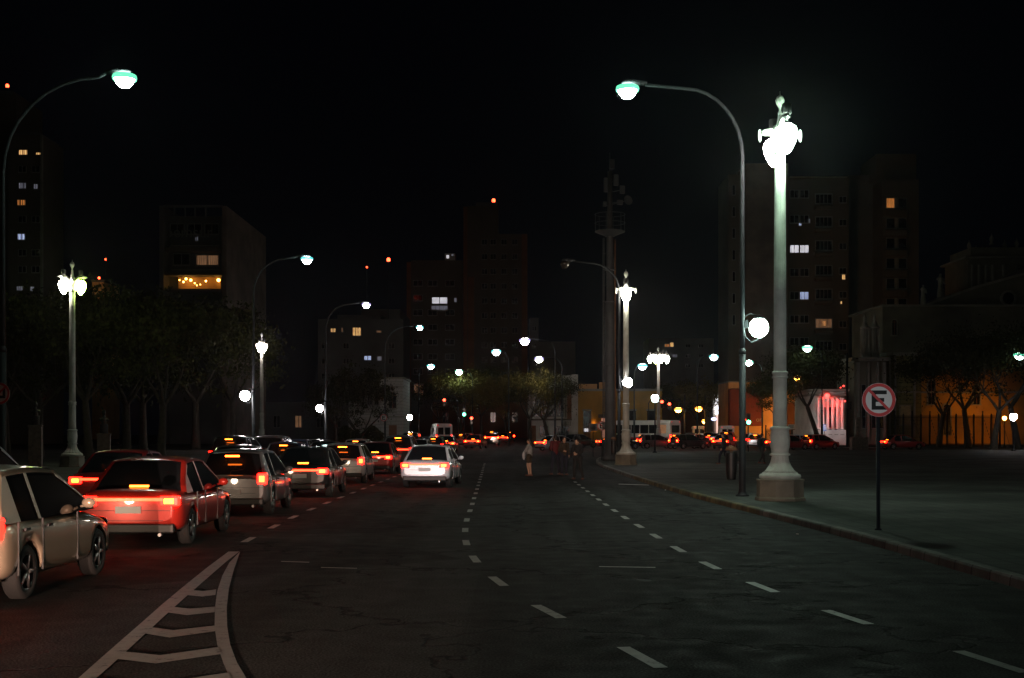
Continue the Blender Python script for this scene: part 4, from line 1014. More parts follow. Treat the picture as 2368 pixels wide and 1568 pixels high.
# statues of the left square
M['bronze'] = mat('dark_bronze', (.05, .05, .045), .5, .6, .3, 5)
M['granite'] = mat('brown_granite', (.14, .1, .08), .7, 0, .35, 6)
def bust(px, y, label, ztop, cylm='rim'):
    t = thing('statue', label, 'statue', (X(px, y), y, .13), R(15), 'busts on pedestals in the left square')
    a = MB(); a.box(-.36,.36,-.36,.36,0,.12); a.box(-.3,.3,-.3,.3,.12,ztop-1.25); a.box(-.34,.34,-.34,.34,ztop-1.25,ztop-1.18); bevel(a.build('pedestal', 'granite', t), .015)
    c = MB(); c.lathe([(.2,ztop-1.18),(.19,ztop-.75),(.22,ztop-.72)], 20); c.build('drum', 'mast', t)
    b = MB(); z = ztop-.72
    capsule(b, (0,0,z+.05), (0,0,z+.2), .12, .13); capsule(b, (-.16,0,z+.2), (.16,0,z+.2), .07, .07); capsule(b, (0,0,z+.2), (0,.02,z+.4), .07, .06)
    b.ell((0,.02,z+.52), .09, .11, .13); b.ell((0,-.02,z+.56), .1, .1, .11); capsule(b, (0,.12,z+.54), (0,.14,z+.5), .015, .018)
    remesh(b.build('bust', 'bronze', t), .012)
bust(82, 60, 'dark bust on a brown pedestal left of the yellow-green lamp column', 3.3)
bust(240, 60, 'dark bust on a pedestal right of the yellow-green lamp column', 2.9)

# ------------------------------------------------------------------ trees
tree_cache = {}
def make_tree(seed, h, r, trunk_h, nleaf, leaf, lean=(0, 0), squash=.8, ls=.16):
    rnd = random.Random(seed); t = thing('tree', None, None)
    tr = MB()
    def limb(p, d, l, rad, depth, tips):
        pts = [Vector(p)]; rr = [rad]; dd = Vector(d).normalized()
        for k in range(5):
            dd = (dd + Vector((rnd.uniform(-.16,.16), rnd.uniform(-.16,.16), rnd.uniform(-.02,.12)))).normalized()
            pts.append(pts[-1] + dd*l/5); rr.append(rad*(1-.13*(k+1)))
        tr.tube(pts, rr, 8 if depth else 12, cap=False)
        if depth >= 3: tips.append(pts[-1]); tips.append(pts[3]); return
        n = rnd.choice((3, 4))
        for k in range(n):
            a = 2*PI*(k + rnd.random()*.7)/n; sp = rnd.uniform(.55, 1.0)
            nd = (dd + Vector((math.cos(a)*sp, math.sin(a)*sp, rnd.uniform(-.1,.3)))).normalized()
            limb(pts[-1 if k else 4], nd, l*rnd.uniform(.62,.85), rr[-1]*.72, depth+1, tips)
    tips = []
    l0 = (h - trunk_h)/2.3
    pts = [Vector((0,0,0)), Vector((lean[0]*.3, lean[1]*.3, trunk_h*.4)), Vector((lean[0], lean[1], trunk_h))]
    tr.tube(pts, [.3*h/9, .22*h/9, .18*h/9], 12, cap=False)
    for k in range(4):
        a = 2*PI*(k + rnd.random()*.5)/4
        limb(pts[-1], (math.cos(a)*.75, math.sin(a)*.75, .85), l0, .12*h/9, 1, tips)
    tr.build('trunk', 'trunk', t)
    zc = trunk_h + (h-trunk_h)*.5
    cr = MB(); vs = []; fs = []
    clumps = []
    for tp in tips:
        v = Vector(tp) - Vector((lean[0], lean[1], zc)); q = Vector((v.x/r, v.y/r, v.z/((h-trunk_h)*.55)))
        if q.length > 1: v = Vector((v.x/q.length, v.y/q.length, v.z/q.length))
        clumps.append(v + Vector((lean[0], lean[1], zc)))
    while len(clumps) < 105:
        a, b, c = rnd.gauss(0,1), rnd.gauss(0,1), rnd.gauss(0,1); n = math.sqrt(a*a+b*b+c*c) or 1; k = rnd.uniform(.55, 1.0)
        clumps.append(Vector((lean[0]+a/n*r*k, lean[1]+b/n*r*k, zc+c/n*(h-trunk_h)*.5*k*squash)))
    for i in range(nleaf):
        c = clumps[rnd.randrange(len(clumps))]; s = r*.125*rnd.uniform(.5, 1.3)
        p = c + Vector((rnd.gauss(0,s), rnd.gauss(0,s), rnd.gauss(0,s*.75)))
        u = Vector((rnd.gauss(0,1), rnd.gauss(0,1), rnd.gauss(0,.6))).normalized(); w_ = u.orthogonal().normalized(); w_.rotate(Matrix.Rotation(rnd.random()*6.28, 3, u))
        q = u.cross(w_); L = ls*rnd.uniform(.7, 1.5); k = len(vs)
        vs += [p - w_*L*.6, p + q*L*.3, p + w_*L*.6, p - q*L*.3]; fs.append((k, k+1, k+2, k+3))
    cr.add(vs, fs); cr.build('crown', leaf, t)
    return t
def tree(kind, x, y, sc_, rz, label, z=0.13, group='trees'):
    sp = {'plaza': (1, 10, 4.4, 3.0, 9000, 'leaf_dark', (0, 0), .8, .2), 'yellow': (2, 9.5, 4.6, 3.0, 9000, 'leaf_yellow', (.3, 0), .8, .2),
          'green': (3, 9.5, 4.3, 3.2, 9000, 'leaf', (-.2, 0), .85, .2), 'lean': (4, 10, 5.4, 4.0, 13000, 'leaf_dark', (-1.2, 0), .85, .19), 'bare': (5, 10, 4.9, 3.2, 6500, 'leaf_dark', (.6, .2), .9, .17),
          'conifer': (6, 10, 3.2, 1.2, 9000, 'leaf_dark', (0, 0), 1.0, .2)}[kind]
    if kind not in tree_cache: t = make_tree(*sp); tree_cache[kind] = t
    else: t = copy_tree(tree_cache[kind])
    t.location = (x, y, z + gz(y)); t.rotation_euler = (0, 0, rz); t.scale = (sc_, sc_, sc_)
    return tag(t, label, 'tree', group)
for i, (px, y, s, lb) in enumerate(((205, 84, 1.2, 'dark tree right behind the yellow-green lamp column'), (292, 92, 1.25, 'dark tree, second from the yellow-green lamp column'), (372, 84, 1.12, 'dark tree in the middle of the left group, under the lit balcony building'),
      (452, 122, 1.5, 'tall dark tree right below the lit terrace'), (540, 125, 1.42, 'dark tree at the right end of the group, beside the pinkish lamp column'), (90, 88, 1.15, 'dark tree below the tall tower at the left edge'), (15, 92, 1.1, 'dark tree at the very left edge'),
      (330, 110, 1.4, 'tall dark tree behind the left group'))):
    tree('plaza' if i % 2 else 'green', X(px, y), y, s, i*1.3, lb, group='dark trees of the left square')
for i, (px, y, s, kd, lb) in enumerate(((835, 140, .98, 'conifer', 'dark spreading conifer in front of the white villa'), (775, 146, .8, 'plaza', 'dark tree left of the conifer by the villa'), (1066, 183, 1.12, 'yellow', 'tree with a street lamp shining inside its crown'),
      (1115, 190, 1.15, 'green', 'green tree right of the glowing one'), (1172, 168, .95, 'yellow', 'yellowish tree above the waiting cars'), (1225, 158, 1.0, 'yellow', 'autumn tree in front of the white building'), (1018, 196, 1.0, 'green', 'tree behind the red traffic light'), (1268, 156.5, .9, 'bare', 'thin tree before the white building facade'))):
    tree(kd, X(px, y), y, s, i*2.1 + .4, lb, 0.0 if px < 1200 else .13, group='trees at the far end of the avenue')
for i, (px, y, s, kd, lb) in enumerate(((1893, 139.5, 1.08, 'lean', 'leaning tree in front of the red and white lit corner house'), (1797, 150, .92, 'green', 'tree hiding behind the big column, over the orange wall'), (1612, 200, 1.0, 'yellow', 'tree by the sodium lamps right of the buses'),
      (1570, 210, 1.0, 'green', 'small tree behind the maroon bus'), (2238, 130, 1.25, 'bare', 'thin-leaved tree before the orange church wall'), (2352, 124, 1.3, 'bare', 'forked tree at the right edge before the church'), (2296, 118, 1.15, 'bare', 'sparse tree left of the white glaring lamp'), (2170, 136, 1.1, 'bare', 'sparse tree between sign and railings'))):
    tree(kd, X(px, y), y, s, i*1.7 + (0 if kd == 'lean' else .9), lb, .13 if y > 139 else 0.0, group='trees before the church')
# ------------------------------------------------------------------ buildings
M['wall_dark'] = mat('tower_render', (.095, .08, .06), .9, 0, .18, .25)
M['wall_brown'] = mat('brown_brick_strip', (.18, .08, .04), .9, 0, .2, .4)
M['wall_grey'] = mat('grey_render', (.11, .11, .11), .9, 0, .2, .3)
M['wall_blank'] = mat('blank_party_wall', (.17, .13, .11), .9, 0, .35, .35)
M['wall_white'] = mat('white_render', (.5, .49, .46), .85, 0, .22, .6, bump=.2)
M['wall_villa'] = brick_wall_mat('villa_rustication', (.33, .33, .3), (.37, .36, .34), 1.3, .42, .02)
M['wall_yellow'] = mat('ochre_render', (.38, .21, .035), .85, 0, .22, .5, bump=.2)
M['wall_olive'] = brick_wall_mat('olive_rustication', (.14, .14, .05), (.17, .165, .06), 1.6, .5, .025)
M['wall_orange'] = mat('orange_render', (.55, .3, .12), .85, 0, .2, .5)
M['wall_stone'] = mat('church_stone', (.14, .135, .1), .85, 0, .25, .5, bump=.3)
M['trim'] = mat('plaster_trim', (.22, .215, .18), .8, 0, .2, 1)
M['awning'] = mat('red_awning', (.1, .012, .008), .8, 0, .15, .6)
def bld(name, label, cat='building', loc=(0, 0, 0), group=None, rz=0.0): return thing(name, label, cat, loc, rz, group)
def window(t, px, py, w_, h_, y, m, m0=None, lit=True, mull=1, off=.0, frame='winframe'):   # window on a front facing face at depth y
    x = X(px, y) - t.location.x; z = Z(py, y) - t.location.z; W_ = w_*y/F; H_ = h_*y/F; yy = y - t.location.y
    f = MB(); b = max(.05, W_*.06)
    f.box(x-W_/2-b, x-W_/2, yy-.12, yy+.02, z-H_/2-b, z+H_/2+b); f.box(x+W_/2, x+W_/2+b, yy-.12, yy+.02, z-H_/2-b, z+H_/2+b)
    f.box(x-W_/2, x+W_/2, yy-.12, yy+.02, z+H_/2, z+H_/2+b); f.box(x-W_/2-b, x+W_/2+b, yy-.2, yy+.02, z-H_/2-b*1.5, z-H_/2)
    for k in range(1, mull+1):
        xm = x - W_/2 + W_*k/(mull+1); f.box(xm-.04, xm+.04, yy-.09, yy, z-H_/2, z+H_/2)
    fo = f.build('window', frame, t)
    p = MB(); p.box(x-W_/2, x+W_/2, yy-.04, yy-.01, z-H_/2, z+H_/2); p.build('pane', m, fo)
    return fo
def slab(t, name, m, px0, px1, py0, py1, y, depth, bev=0):
    mb = MB(); lx, ly, lz = t.location
    z1 = Z(py0, y) - lz; z0 = (Z(py1, y) if py1 is not None else gz(y)) - lz
    mb.box(X(px0, y)-lx, X(px1, y)-lx, y-ly, y+depth-ly, z0, z1); o = mb.build(name, m, t)
    if bev: bevel(o, bev)
    return o
def base(px, y): return (X(px, y), y, gz(y) - .02)
# left edge towers
t = bld('apartment_tower', 'dark tall tower at the left edge with a few orange and bluish windows', loc=base(57, 150))
slab(t, 'wall', 'wall_dark', 20, 95, 312, None, 150, 7.5); slab(t, 'roof', 'wall_grey', 24, 91, 306, 312.3, 150.4, 6.6)
slab(t, 'pilaster', 'trim', 93, 98, 312, None, 149.7, .3)
for i in range(11):
    py = 353 + i*38.6
    if i not in (0, 2, 3, 5, 8):
        for px in (52, 83): window(t, px, py, 17, 14, 150, 'windark')
window(t, 54, 353, 19, 11, 150, 'win_warm'); window(t, 89, 356, 10, 5, 150, 'win_warm', mull=0)
window(t, 52, 430, 16, 13, 150, 'win_dim', mull=2); window(t, 83, 432, 9, 11, 150, 'win_dim'); window(t, 50, 469, 18, 12, 150, 'win_orange', mull=2)
window(t, 50, 548, 16, 13, 150, 'win_blue'); window(t, 46, 667, 14, 9, 150, 'win_dim', mull=2); window(t, 75, 668, 8, 9, 150, 'win_dim', mull=0)
t = bld('apartment_tower', 'taller dark tower cut by the left edge, red beacon on top', loc=base(-10, 162))
slab(t, 'wall', 'wall_dark', -90, 38, 218, None, 162, 9); slab(t, 'roof', 'wall_grey', -80, 30, 210, 218.3, 163, 7)
for i in range(9): window(t, -20, 270 + i*46, 30, 16, 162, 'windark', mull=2)
def beacon(px, py, y, label, ground=None, m='red_beacon', r=.22, mast_to=None):
    z = Z(py, y); t = thing('beacon_light', label, 'beacon light', (X(px, y), y, z), 0, 'red aircraft warning lights')
    g = MB(); g.ell((0,0,0), r, r, r*1.2); g.build('lamp', m, t)
    b = MB(); b.lathe([(r*1.1,-r*1.6),(r*1.1,-r*1.1),(r*.7,-r*1.0)], 14); b.tube([(0,0,-(mast_to or .9)), (0,0,-r*1.3)], .05, 8); b.build('stand', 'iron', t)
beacon(17, 199, 166, 'red beacon on the tower at the left edge', mast_to=1.1)
# building with side wall and lit terrace
y0 = 150; t = bld('apartment_building', 'dark building with sloping blank side wall and a bright terrace', loc=base(440, y0))
slab(t, 'edge_wall', 'wall_grey', 368, 378, 475, None, y0, 22); 
mb = MB(); x0 = X(513, y0)-t.location.x; x1 = x0+.55; mb.box(x0, x1, 0, 24, 0, Z(476, y0)-t.location.z); mb.build('party_wall', 'wall_blank', t)
slab(t, 'roof_beam', 'wall_grey', 378, 513, 474, 479, y0+.1, .5)
for px in (402, 427, 450, 475): slab(t, 'roof_post', 'wall_grey', px-1, px+1, 479, 500, y0+.2, .4)
slab(t, 'recessed_wall', 'wall_grey', 378, 513, 500, None, y0+2.6, 18)
for k, py in enumerate((572, 628)): 
    slab(t, 'floor_slab', 'wall_dark', 378, 513, py, py+8, y0+.3, 2.4); slab(t, 'balcony_rail', 'trim', 396, 506, py-5, py-3.6, y0+.15, .1)
for (px, py, w_, h_, m) in ((455, 552, 6, 10, 'win_dim'), (480, 602, 50, 22, 'win_dimwarm'), (420, 600, 36, 24, 'windark'), (410, 530, 30, 22, 'windark'), (450, 530, 30, 22, 'windark'), (490, 530, 30, 22, 'windark')):
    window(t, px, py, w_, h_, y0+2.6, m)
slab(t, 'terrace_wall', 'win_warm_wall' if False else 'wall_orange', 412, 510, 637, 668, y0+2.3, .2)
slab(t, 'terrace_slab', 'wall_grey', 378, 513, 668, 674, y0+.2, 2.4)
text_obj('faint_lettering', 'pemsur', 1.9, (X(437, y0+2.5)-t.location.x, 2.45, Z(541, y0)-t.location.z), 'winframe', t, ext=.05)
for i, (px, py, r_) in enumerate(((430, 645, .14), (441, 648, .16), (424, 652, .12), (450, 655, .09), (476, 650, .12), (505, 648, .2), (415, 648, .08), (455, 660, .07), (463, 658, .07))):
    tt = thing('terrace_lamp', ['brightest warm lamp left on the terrace', 'second warm lamp on the terrace', 'lower warm lamp on the terrace', 'tiny lamp in the terrace middle', 'yellow lamp at the terrace middle right', 'yellow lamp at the right end of the terrace', 'small lamp at the left end of the terrace', 'tiny lamp low on the terrace', 'tiny lamp low on the terrace, right of the other'][i], 'lamp', (X(px, y0+1.6), y0+1.6, Z(py, y0+1.6)), 0, 'terrace lamps')
    g = MB(); g.ell((0,0,0), r_, r_, r_); g.build('bulb', 'sodium_soft', tt); g = MB(); g.tube([(0,0,r_), (0,0,r_+.3)], .015, 5); g.build('flex', 'iron', tt)
beacon(244, 600, 240, 'small red light above the roofs, upper of two left of the blank wall building', mast_to=3, r=.16)
beacon(229, 643, 200, 'small red light on the little orange house', mast_to=1.5, r=.18)
t = bld('small_house', 'little orange lit house far behind the dark trees', loc=base(224, 200))
slab(t, 'wall', 'wall_orange', 213, 240, 652, None, 200, 8); slab(t, 'roof', 'wall_dark', 211, 242, 647, 652.2, 199.8, 8.4); window(t, 224, 664, 5, 7, 200, 'windark', mull=0)
spot('house_porch_light', (X(215, 196), 196, Z(680, 200)), (X(228, 200), 200.5, Z(655, 200)), 120, (1, .5, .15), 110)
# low dark block behind the left lamps
t = bld('apartment_block', 'dark block with three warm windows in a row and two bluish ones below', loc=base(830, 210))
slab(t, 'wall', 'wall_grey', 735, 932, 738, None, 210, 12); slab(t, 'roof', 'wall_grey', 780, 880, 728, 738.3, 212, 8)
window(t, 770, 764, 11, 8, 210, 'win_warm', mull=1); window(t, 791, 763, 3, 9, 210, 'win_dimwarm', mull=0); window(t, 825, 767, 18, 18, 210, 'win_warm', mull=2); window(t, 876, 767, 10, 4, 210, 'win_dimwarm', mull=0)
window(t, 850, 828, 15, 9, 210, 'win_blue', mull=1); window(t, 877, 829, 9, 9, 210, 'win_dim', mull=0)
for px in (750, 800, 905): 
    for py in (800, 835, 870): window(t, px, py, 12, 12, 210, 'windark')
# centre towers
t = bld('apartment_tower', 'dark wide block left of the brown-striped tower with a pair of white windows', loc=base(1005, 262))
slab(t, 'wall', 'wall_dark', 950, 1069, 602, None, 262, 12); slab(t, 'edge_strip', 'wall_brown', 940, 950, 606, None, 262, 12); slab(t, 'roof_hut', 'wall_white', 1028, 1052, 586, 602.3, 264, 5)
window(t, 1035, 594, 6, 8, 264, 'win_white', mull=0); window(t, 1046, 590, 5, 4, 264, 'win_dim', mull=0)
window(t, 1007, 695, 16, 14, 262, 'win_white', mull=0); window(t, 1025, 695, 17, 14, 262, 'win_white', mull=0); window(t, 1053, 694, 5, 9, 262, 'win_dim', mull=0); window(t, 1016, 712, 36, 9, 262, 'win_dim', mull=3)
window(t, 968, 902, 20, 24, 262, 'win_dimwarm', mull=1)
for i in range(7):
    for px in (966, 1000, 1040):
        if not (i == 1 and px != 966): window(t, px, 655 + i*34, 20, 12, 262, 'windark', mull=1)
t = bld('apartment_tower', 'tall brown-striped tower with a red beacon on its roof', loc=base(1110, 258))
slab(t, 'wall', 'wall_dark', 1080, 1152, 476, None, 258, 14); slab(t, 'lower_wall', 'wall_dark', 1152, 1206, 541, None, 258, 14)
slab(t, 'brown_strip', 'wall_brown', 1071, 1080, 478, None, 257.8, 14); slab(t, 'brown_strip', 'wall_brown', 1206, 1219, 541, None, 257.8, 14); slab(t, 'brown_strip', 'wall_brown', 1082, 1096, 640, None, 257.6, .3)
slab(t, 'roof', 'wall_grey', 1100, 1150, 468, 476.3, 259, 8)
for i in range(10):
    for px in (1120, 1140, 1165, 1190): window(t, px, 560 + i*34, 12, 12, 258, 'windark', mull=1)
t2 = bld('apartment_block', 'barely visible dark block right of the brown-striped tower', loc=base(1290, 262))
slab(t2, 'wall', 'wall_grey', 1225, 1245, 735, None, 262, 12); slab(t2, 'lower_wall', 'wall_grey', 1245, 1330, 790, None, 262, 12)
for py in (760, 800, 840): window(t2, 1235, py, 9, 10, 262, 'windark')
beacon(1141, 464, 262, 'bright red beacon on the brown-striped tower', r=.36, mast_to=1.6)
beacon(898, 601, 230, 'bright red beacon high above the warm windows', r=.33, mast_to=12)
beacon(848, 618, 250, 'faint red beacon left of the bright one', r=.16, mast_to=14)
t = bld('radio_mast_building', 'dark narrow block carrying the two middle red beacons', loc=base(880, 232))
slab(t, 'wall', 'wall_grey', 835, 925, 715, None, 231, 22)
t = bld('apartment_block', 'far dark block with small orange and green windows above the four-globe column', loc=base(1560, 285))
slab(t, 'wall', 'wall_grey', 1500, 1650, 782, None, 285, 12)
window(t, 1542, 799, 10, 6, 285, 'win_orange', mull=2); window(t, 1553, 797, 7, 9, 285, 'win_warm', mull=0); window(t, 1560, 823, 10, 6, 285, 'win_dim', mull=2)
for px in (1950, 1590, 1620):
    for py in (800, 823, 846): window(t, px, py, 10, 7, 285, 'windark')

# white villa
def arch_window(t, px0, px1, pyt, pyb, y, m, name='arched_window', fr='trim'):
    lx, ly, lz = t.location; xa, xb = X(px0, y)-lx, X(px1, y)-lx; zb = Z(pyb, y)-lz; zt = Z(pyt, y)-lz; r_ = (xb-xa)/2; zc = zt - r_; xm = (xa+xb)/2
    f = MB(); n = 18
    outer = [(xm+(r_+.14)*math.cos(PI*k/n), zc+(r_+.14)*math.sin(PI*k/n)) for k in range(n+1)]; inner = [(xm+r_*math.cos(PI*k/n), zc+r_*math.sin(PI*k/n)) for k in range(n+1)]
    for k in range(n): f.prism([outer[k], outer[k+1], inner[k+1], inner[k]], y-ly-.14, y-ly+.02)
    f.box(xa-.14, xa, y-ly-.14, y-ly+.02, zb, zc); f.box(xb, xb+.14, y-ly-.14, y-ly+.02, zb, zc); f.box(xa-.2, xb+.2, y-ly-.22, y-ly+.02, zb-.12, zb)
    fo = f.build(name, fr, t)
    p = MB(); p.prism([(xb, zb)] + inner + [(xa, zb)], y-ly-.05, y-ly-.01); p.build('pane', m, fo)
    b = MB(); b.box(xm-.04, xm+.04, y-ly-.08, y-ly-.052, zb, zt); b.box(xa, xb, y-ly-.08, y-ly-.052, zc-.04, zc+.04); b.build('glazing_bar', 'wall_brown', fo)
def balustrade(t, px0, px1, py0, py1, y, n, name='balustrade', m='trim'):
    lx, ly, lz = t.location; xa, xb = X(px0, y)-lx, X(px1, y)-lx; zt, zb = Z(py0, y)-lz, Z(py1, y)-lz; yy = y-ly-.18
    b = MB(); b.box(xa, xb, yy-.12, yy+.12, zt-.12, zt); b.box(xa, xb, yy-.12, yy+.12, zb, zb+.1)
    h = zt-zb-.22
    for k in range(n):
        x = xa + (xb-xa)*(k+.5)/n; b.lathe([(.05,0),(.08,h*.3),(.04,h*.6),(.06,h*.9),(.05,h)], 8, (x, yy, zb+.1))
    b.build(name, m, t)
y = 160; t = bld('villa', 'pale classical villa with arched window and balustrades', loc=base(880, y))
slab(t, 'wall', 'wall_villa', 878, 932, 876, None, y, 10); slab(t, 'cornice', 'trim', 875, 935, 872, 876.2, y-.3, 10.5); slab(t, 'string_course', 'trim', 876, 934, 893, 896, y-.15, .16)
slab(t, 'plinth_course', 'trim', 876, 934, 962, 965, y-.15, .16)
arch_window(t, 899, 916, 906, 944, y, 'windark'); balustrade(t, 897, 918, 945, 955, y, 6)
slab(t, 'door', 'wall_brown', 899, 917, 983, None, y-.06, .07)
slab(t, 'side_wing', 'wall_villa', 818, 878, 898, None, y+2.5, 8); slab(t, 'terrace_wall', 'wall_villa', 806, 878, 955, None, y+.2, 2.4)
balustrade(t, 806, 878, 944, 955, y+.4, 20)
for px in (828, 846, 864): slab(t, 'pier', 'trim', px-2, px+2, 902, 944, y+2.3, .25)
for px in (837, 855, 870): window(t, px, 922, 9, 26, y+2.5, 'windark', mull=1)
t = thing('hedge', 'dark clipped hedge in front of the villa', 'hedge', (X(845, 156), 156, gz(156)+.13))
hm = MB(); rnd = random.Random(8); vs = []; fs = []
for i in range(9500):
    p = Vector((rnd.uniform(-3.4, 2.2), rnd.uniform(-.6, .6), 0)); p.z = rnd.uniform(0, 1.7 + .5*math.sin(p.x*1.9)); u = Vector((rnd.gauss(0,1), rnd.gauss(0,1), rnd.gauss(0,1))).normalized(); w_ = u.orthogonal(); q_ = u.cross(w_); k = len(vs)
    vs += [p-w_*.09, p+q_*.05, p+w_*.09, p-q_*.05]; fs.append((k, k+1, k+2, k+3))
hm.add(vs, fs); hm.build('foliage', 'leaf_dark', t)
# white modern building
y = 165; t = bld('white_building', 'stained white two-storey building with large glazed upper frame and two cooling units', loc=base(1278, y))
slab(t, 'wall', 'wall_white', 1222, 1336, 868, None, y+.6, 10)
slab(t, 'upper_frame', 'trim', 1226, 1310, 905, 909, y+.2, .5); slab(t, 'upper_frame', 'trim', 1306, 1310, 909, 966, y+.2, .5); slab(t, 'upper_frame', 'trim', 1226, 1229, 909, 966, y+.2, .5); slab(t, 'side_panel', 'wall_brown', 1311, 1321, 900, 972, y+.45, .16)
slab(t, 'balcony_slab', 'wall_dark', 1222, 1322, 968, 972, y-.2, .9); slab(t, 'side_pier', 'wall_white', 1322, 1336, 866, None, y+.2, .5)
for i, px in enumerate((1240, 1258, 1276, 1294)): window(t, px, 938, 16, 50, y+.6, 'windark' if i != 2 else 'windark', mull=1)
for px, w_ in ((1257, 17), (1291, 14), (1307, 14)): window(t, px, 997, w_, 22, y+.6, 'windark', mull=1)
slab(t, 'door', 'wall_brown', 1229, 1239, 984, None, y+.5, .12)
for (px, py) in ((1314, 883), (1313, 979)):
    z = Z(py, y) - t.location.z; x = X(px, y) - t.location.x; a = MB(); a.box(x-.42, x+.42, .0, .55, z-.3, z+.3); o = bevel(a.build('cooling_unit', 'trim', t), .02)
    g = MB(); g.tube([(x-.1+.2*math.cos(2*PI*k/16), -.02, z+.2*math.sin(2*PI*k/16)) for k in range(17)], .02, 5); g.tube([(x-.3, -.02, z), (x+.1, -.02, z)], .012, 5); g.build('fan_grille', 'iron', o)
slab(t, 'fence_wall', 'wall_brown', 1298, 1332, 1013, None, y-1.2, .25)
# yellow building
y = 165; t = bld('yellow_building', 'low ochre building with tall dark doorways and an orange wall lamp', loc=base(1430, y))
slab(t, 'wall', 'wall_yellow', 1336.5, 1530, 904, None, y, 9); slab(t, 'cornice', 'trim', 1336.8, 1531, 899, 904.2, y-.3, 9.4); slab(t, 'frieze', 'wall_yellow', 1336.8, 1531, 908, 912, y-.12, .14)
slab(t, 'parapet_wall', 'wall_orange', 1338, 1380, 888, 899.2, y+.3, .4); slab(t, 'parapet_wall', 'wall_orange', 1385, 1402, 884, 899.2, y+.3, .4)
for px in (1340, 1380, 1440, 1484, 1526): slab(t, 'pilaster', 'wall_yellow', px-3, px+3, 912, None, y-.18, .2)
for i, px in enumerate((1357, 1461, 1505)):
    slab(t, 'doorway', 'windark', px-9, px+9, 950, 1000, y-.05, .06); slab(t, 'lintel', 'trim', px-11, px+11, 946, 950, y-.16, .18)
    slab(t, 'door_leaf', 'wall_brown', px-8, px-.5, 1000, None, y-.04, .05); slab(t, 'door_leaf', 'wall_brown', px+.5, px+8, 1000, None, y-.04, .05)
slab(t, 'lit_panel', 'panel_lit', 1391, 1405, 967, 1012, y-.06, .07); slab(t, 'canopy', 'wall_dark', 1384, 1410, 958, 966, y-1.0, 1.0)
slab(t, 'shop_notice', 'win_white', 1350, 1360, 991, 998, y-.1, .04)
tt = thing('wall_lamp', 'small orange lamp on the ochre facade', 'wall lamp', (X(1372, y), y-.25, Z(983, y)), 0)
g = MB(); g.ell((0,0,0), .16, .12, .12); g.build('globe', 'sodium', tt); g = MB(); g.box(-.04, .04, 0, .25, -.03, .03); g.build('bracket', 'iron', tt)
# right tower
y = 200; t = bld('apartment_tower', 'huge dark apartment tower with blank wall and curved balconies, white and orange windows', loc=base(1900, y))
slab(t, 'wall', 'wall_dark', 1820, 1962, 410, None, y+1.5, 14); slab(t, 'blank_wall', 'wall_blank', 1724, 1822, 378, None, y, 12); slab(t, 'wing', 'wall_dark', 1684, 1724, 404, None, y+1.2, 10)
slab(t, 'recess', 'wall_grey', 1962, 2040, 405, None, y+6, 8); slab(t, 'right_wing', 'wall_dark', 2040, 2124, 415, None, y+.5, 12); slab(t, 'roof_tower', 'wall_dark', 2026, 2118, 356, 415.2, y+2, 9)
slab(t, 'parapet', 'trim', 1826, 1958, 408, 411, y+1.3, .3)
def W2(px, py, w_, h_, m='windark', mull=1, yy=y+1.5): window(t, px, py, w_, h_, yy, m, mull=mull)
rows = [450, 507, 560, 612, 665, 718]
for i, py in enumerate((449, 507, 576, 630, 684, 738, 790)):
    for px in (1836, 1859):
        lit = (py == 576) or (py == 684 and px == 1859)
        W2(px, py, 19, 17, 'win_white' if lit and py == 576 else ('win_blue' if lit else 'windark'))
W2(1849, 519, 6, 6, 'win_blue', 0); W2(1870, 511, 4, 9, 'win_dim', 0)
for i, py in enumerate((460, 513, 568, 625, 680, 748, 800)):
    W2(1904, py, 36, 20, 'win_dimwarm' if py == 748 else 'windark', 3)
    slab(t, 'balcony', 'trim' if False else 'wall_dark', 1884, 1926, py+14, py+24, y+.4, 1.1, .2)
    W2(1948, py+2, 16, 14, 'win_orange' if py == 625 and False else 'windark', 1)
W2(1950, 640, 7, 13, 'win_warm', 0); W2(1905, 748, 8, 12, 'win_warm', 0); W2(1944, 700, 4, 6, 'win_warm', 0); W2(1892, 472, 4, 3, 'win_warm', 0)
for i in range(7):
    py = 470 + i*46.5
    for px in (2058, 2086): window(t, px, py, 18, 22, y+.5, 'win_orange' if (i == 0 and px == 2058) else 'windark', mull=0)
    slab(t, 'light_pier', 'trim', 2069, 2075, py-13, py+12, y+.2, .3)
    slab(t, 'balcony', 'wall_dark', 2044, 2100, py+13, py+32, y-.5, 1.0, .3)
for i in range(7): window(t, 1696, 440+i*50, 6, 22, y+1.2, 'windark', mull=0)
# low shops below the tower
y = 178; t = bld('shop_building', 'orange lit low wall and red shop front under the tower', loc=base(1760, y))
slab(t, 'wall', 'wall_orange', 1684, 1800, 884, None, y, 9); slab(t, 'coping', 'trim', 1684, 1801, 881, 884.2, y-.2, 9.3); slab(t, 'back_wall', 'wall_orange', 1800, 1862, 905, None, y+5, 6)
slab(t, 'awning', 'awning', 1686, 1764, 898, 985, y-1.6, 1.5, .25); text_obj('awning_lettering', 'on', .9, (X(1755, y-1.65)-t.location.x, -1.68, Z(975, y)-t.location.z), 'trim', t, ext=.02)
slab(t, 'lower_wall', 'wall_brown', 1812, 1862, 932, None, y+4.7, .2)
spot('sodium_wall_light', (X(1788, 172), 172, Z(1005, 172)), (X(1792, y), y, Z(935, y)), 2200, (1, .4, .06), 140, .8, .2)
spot('sodium_wall_light', (X(1745, 171), 171, Z(880, 171)), (X(1750, y), y, Z(940, y)), 350, (1, .42, .1), 140, .8, .2)
spot('sodium_wall_light', (X(1828, 176), 176, Z(1000, 176)), (X(1828, y+5), y+5, Z(935, y)), 700, (1, .35, .05), 140, .8, .2)
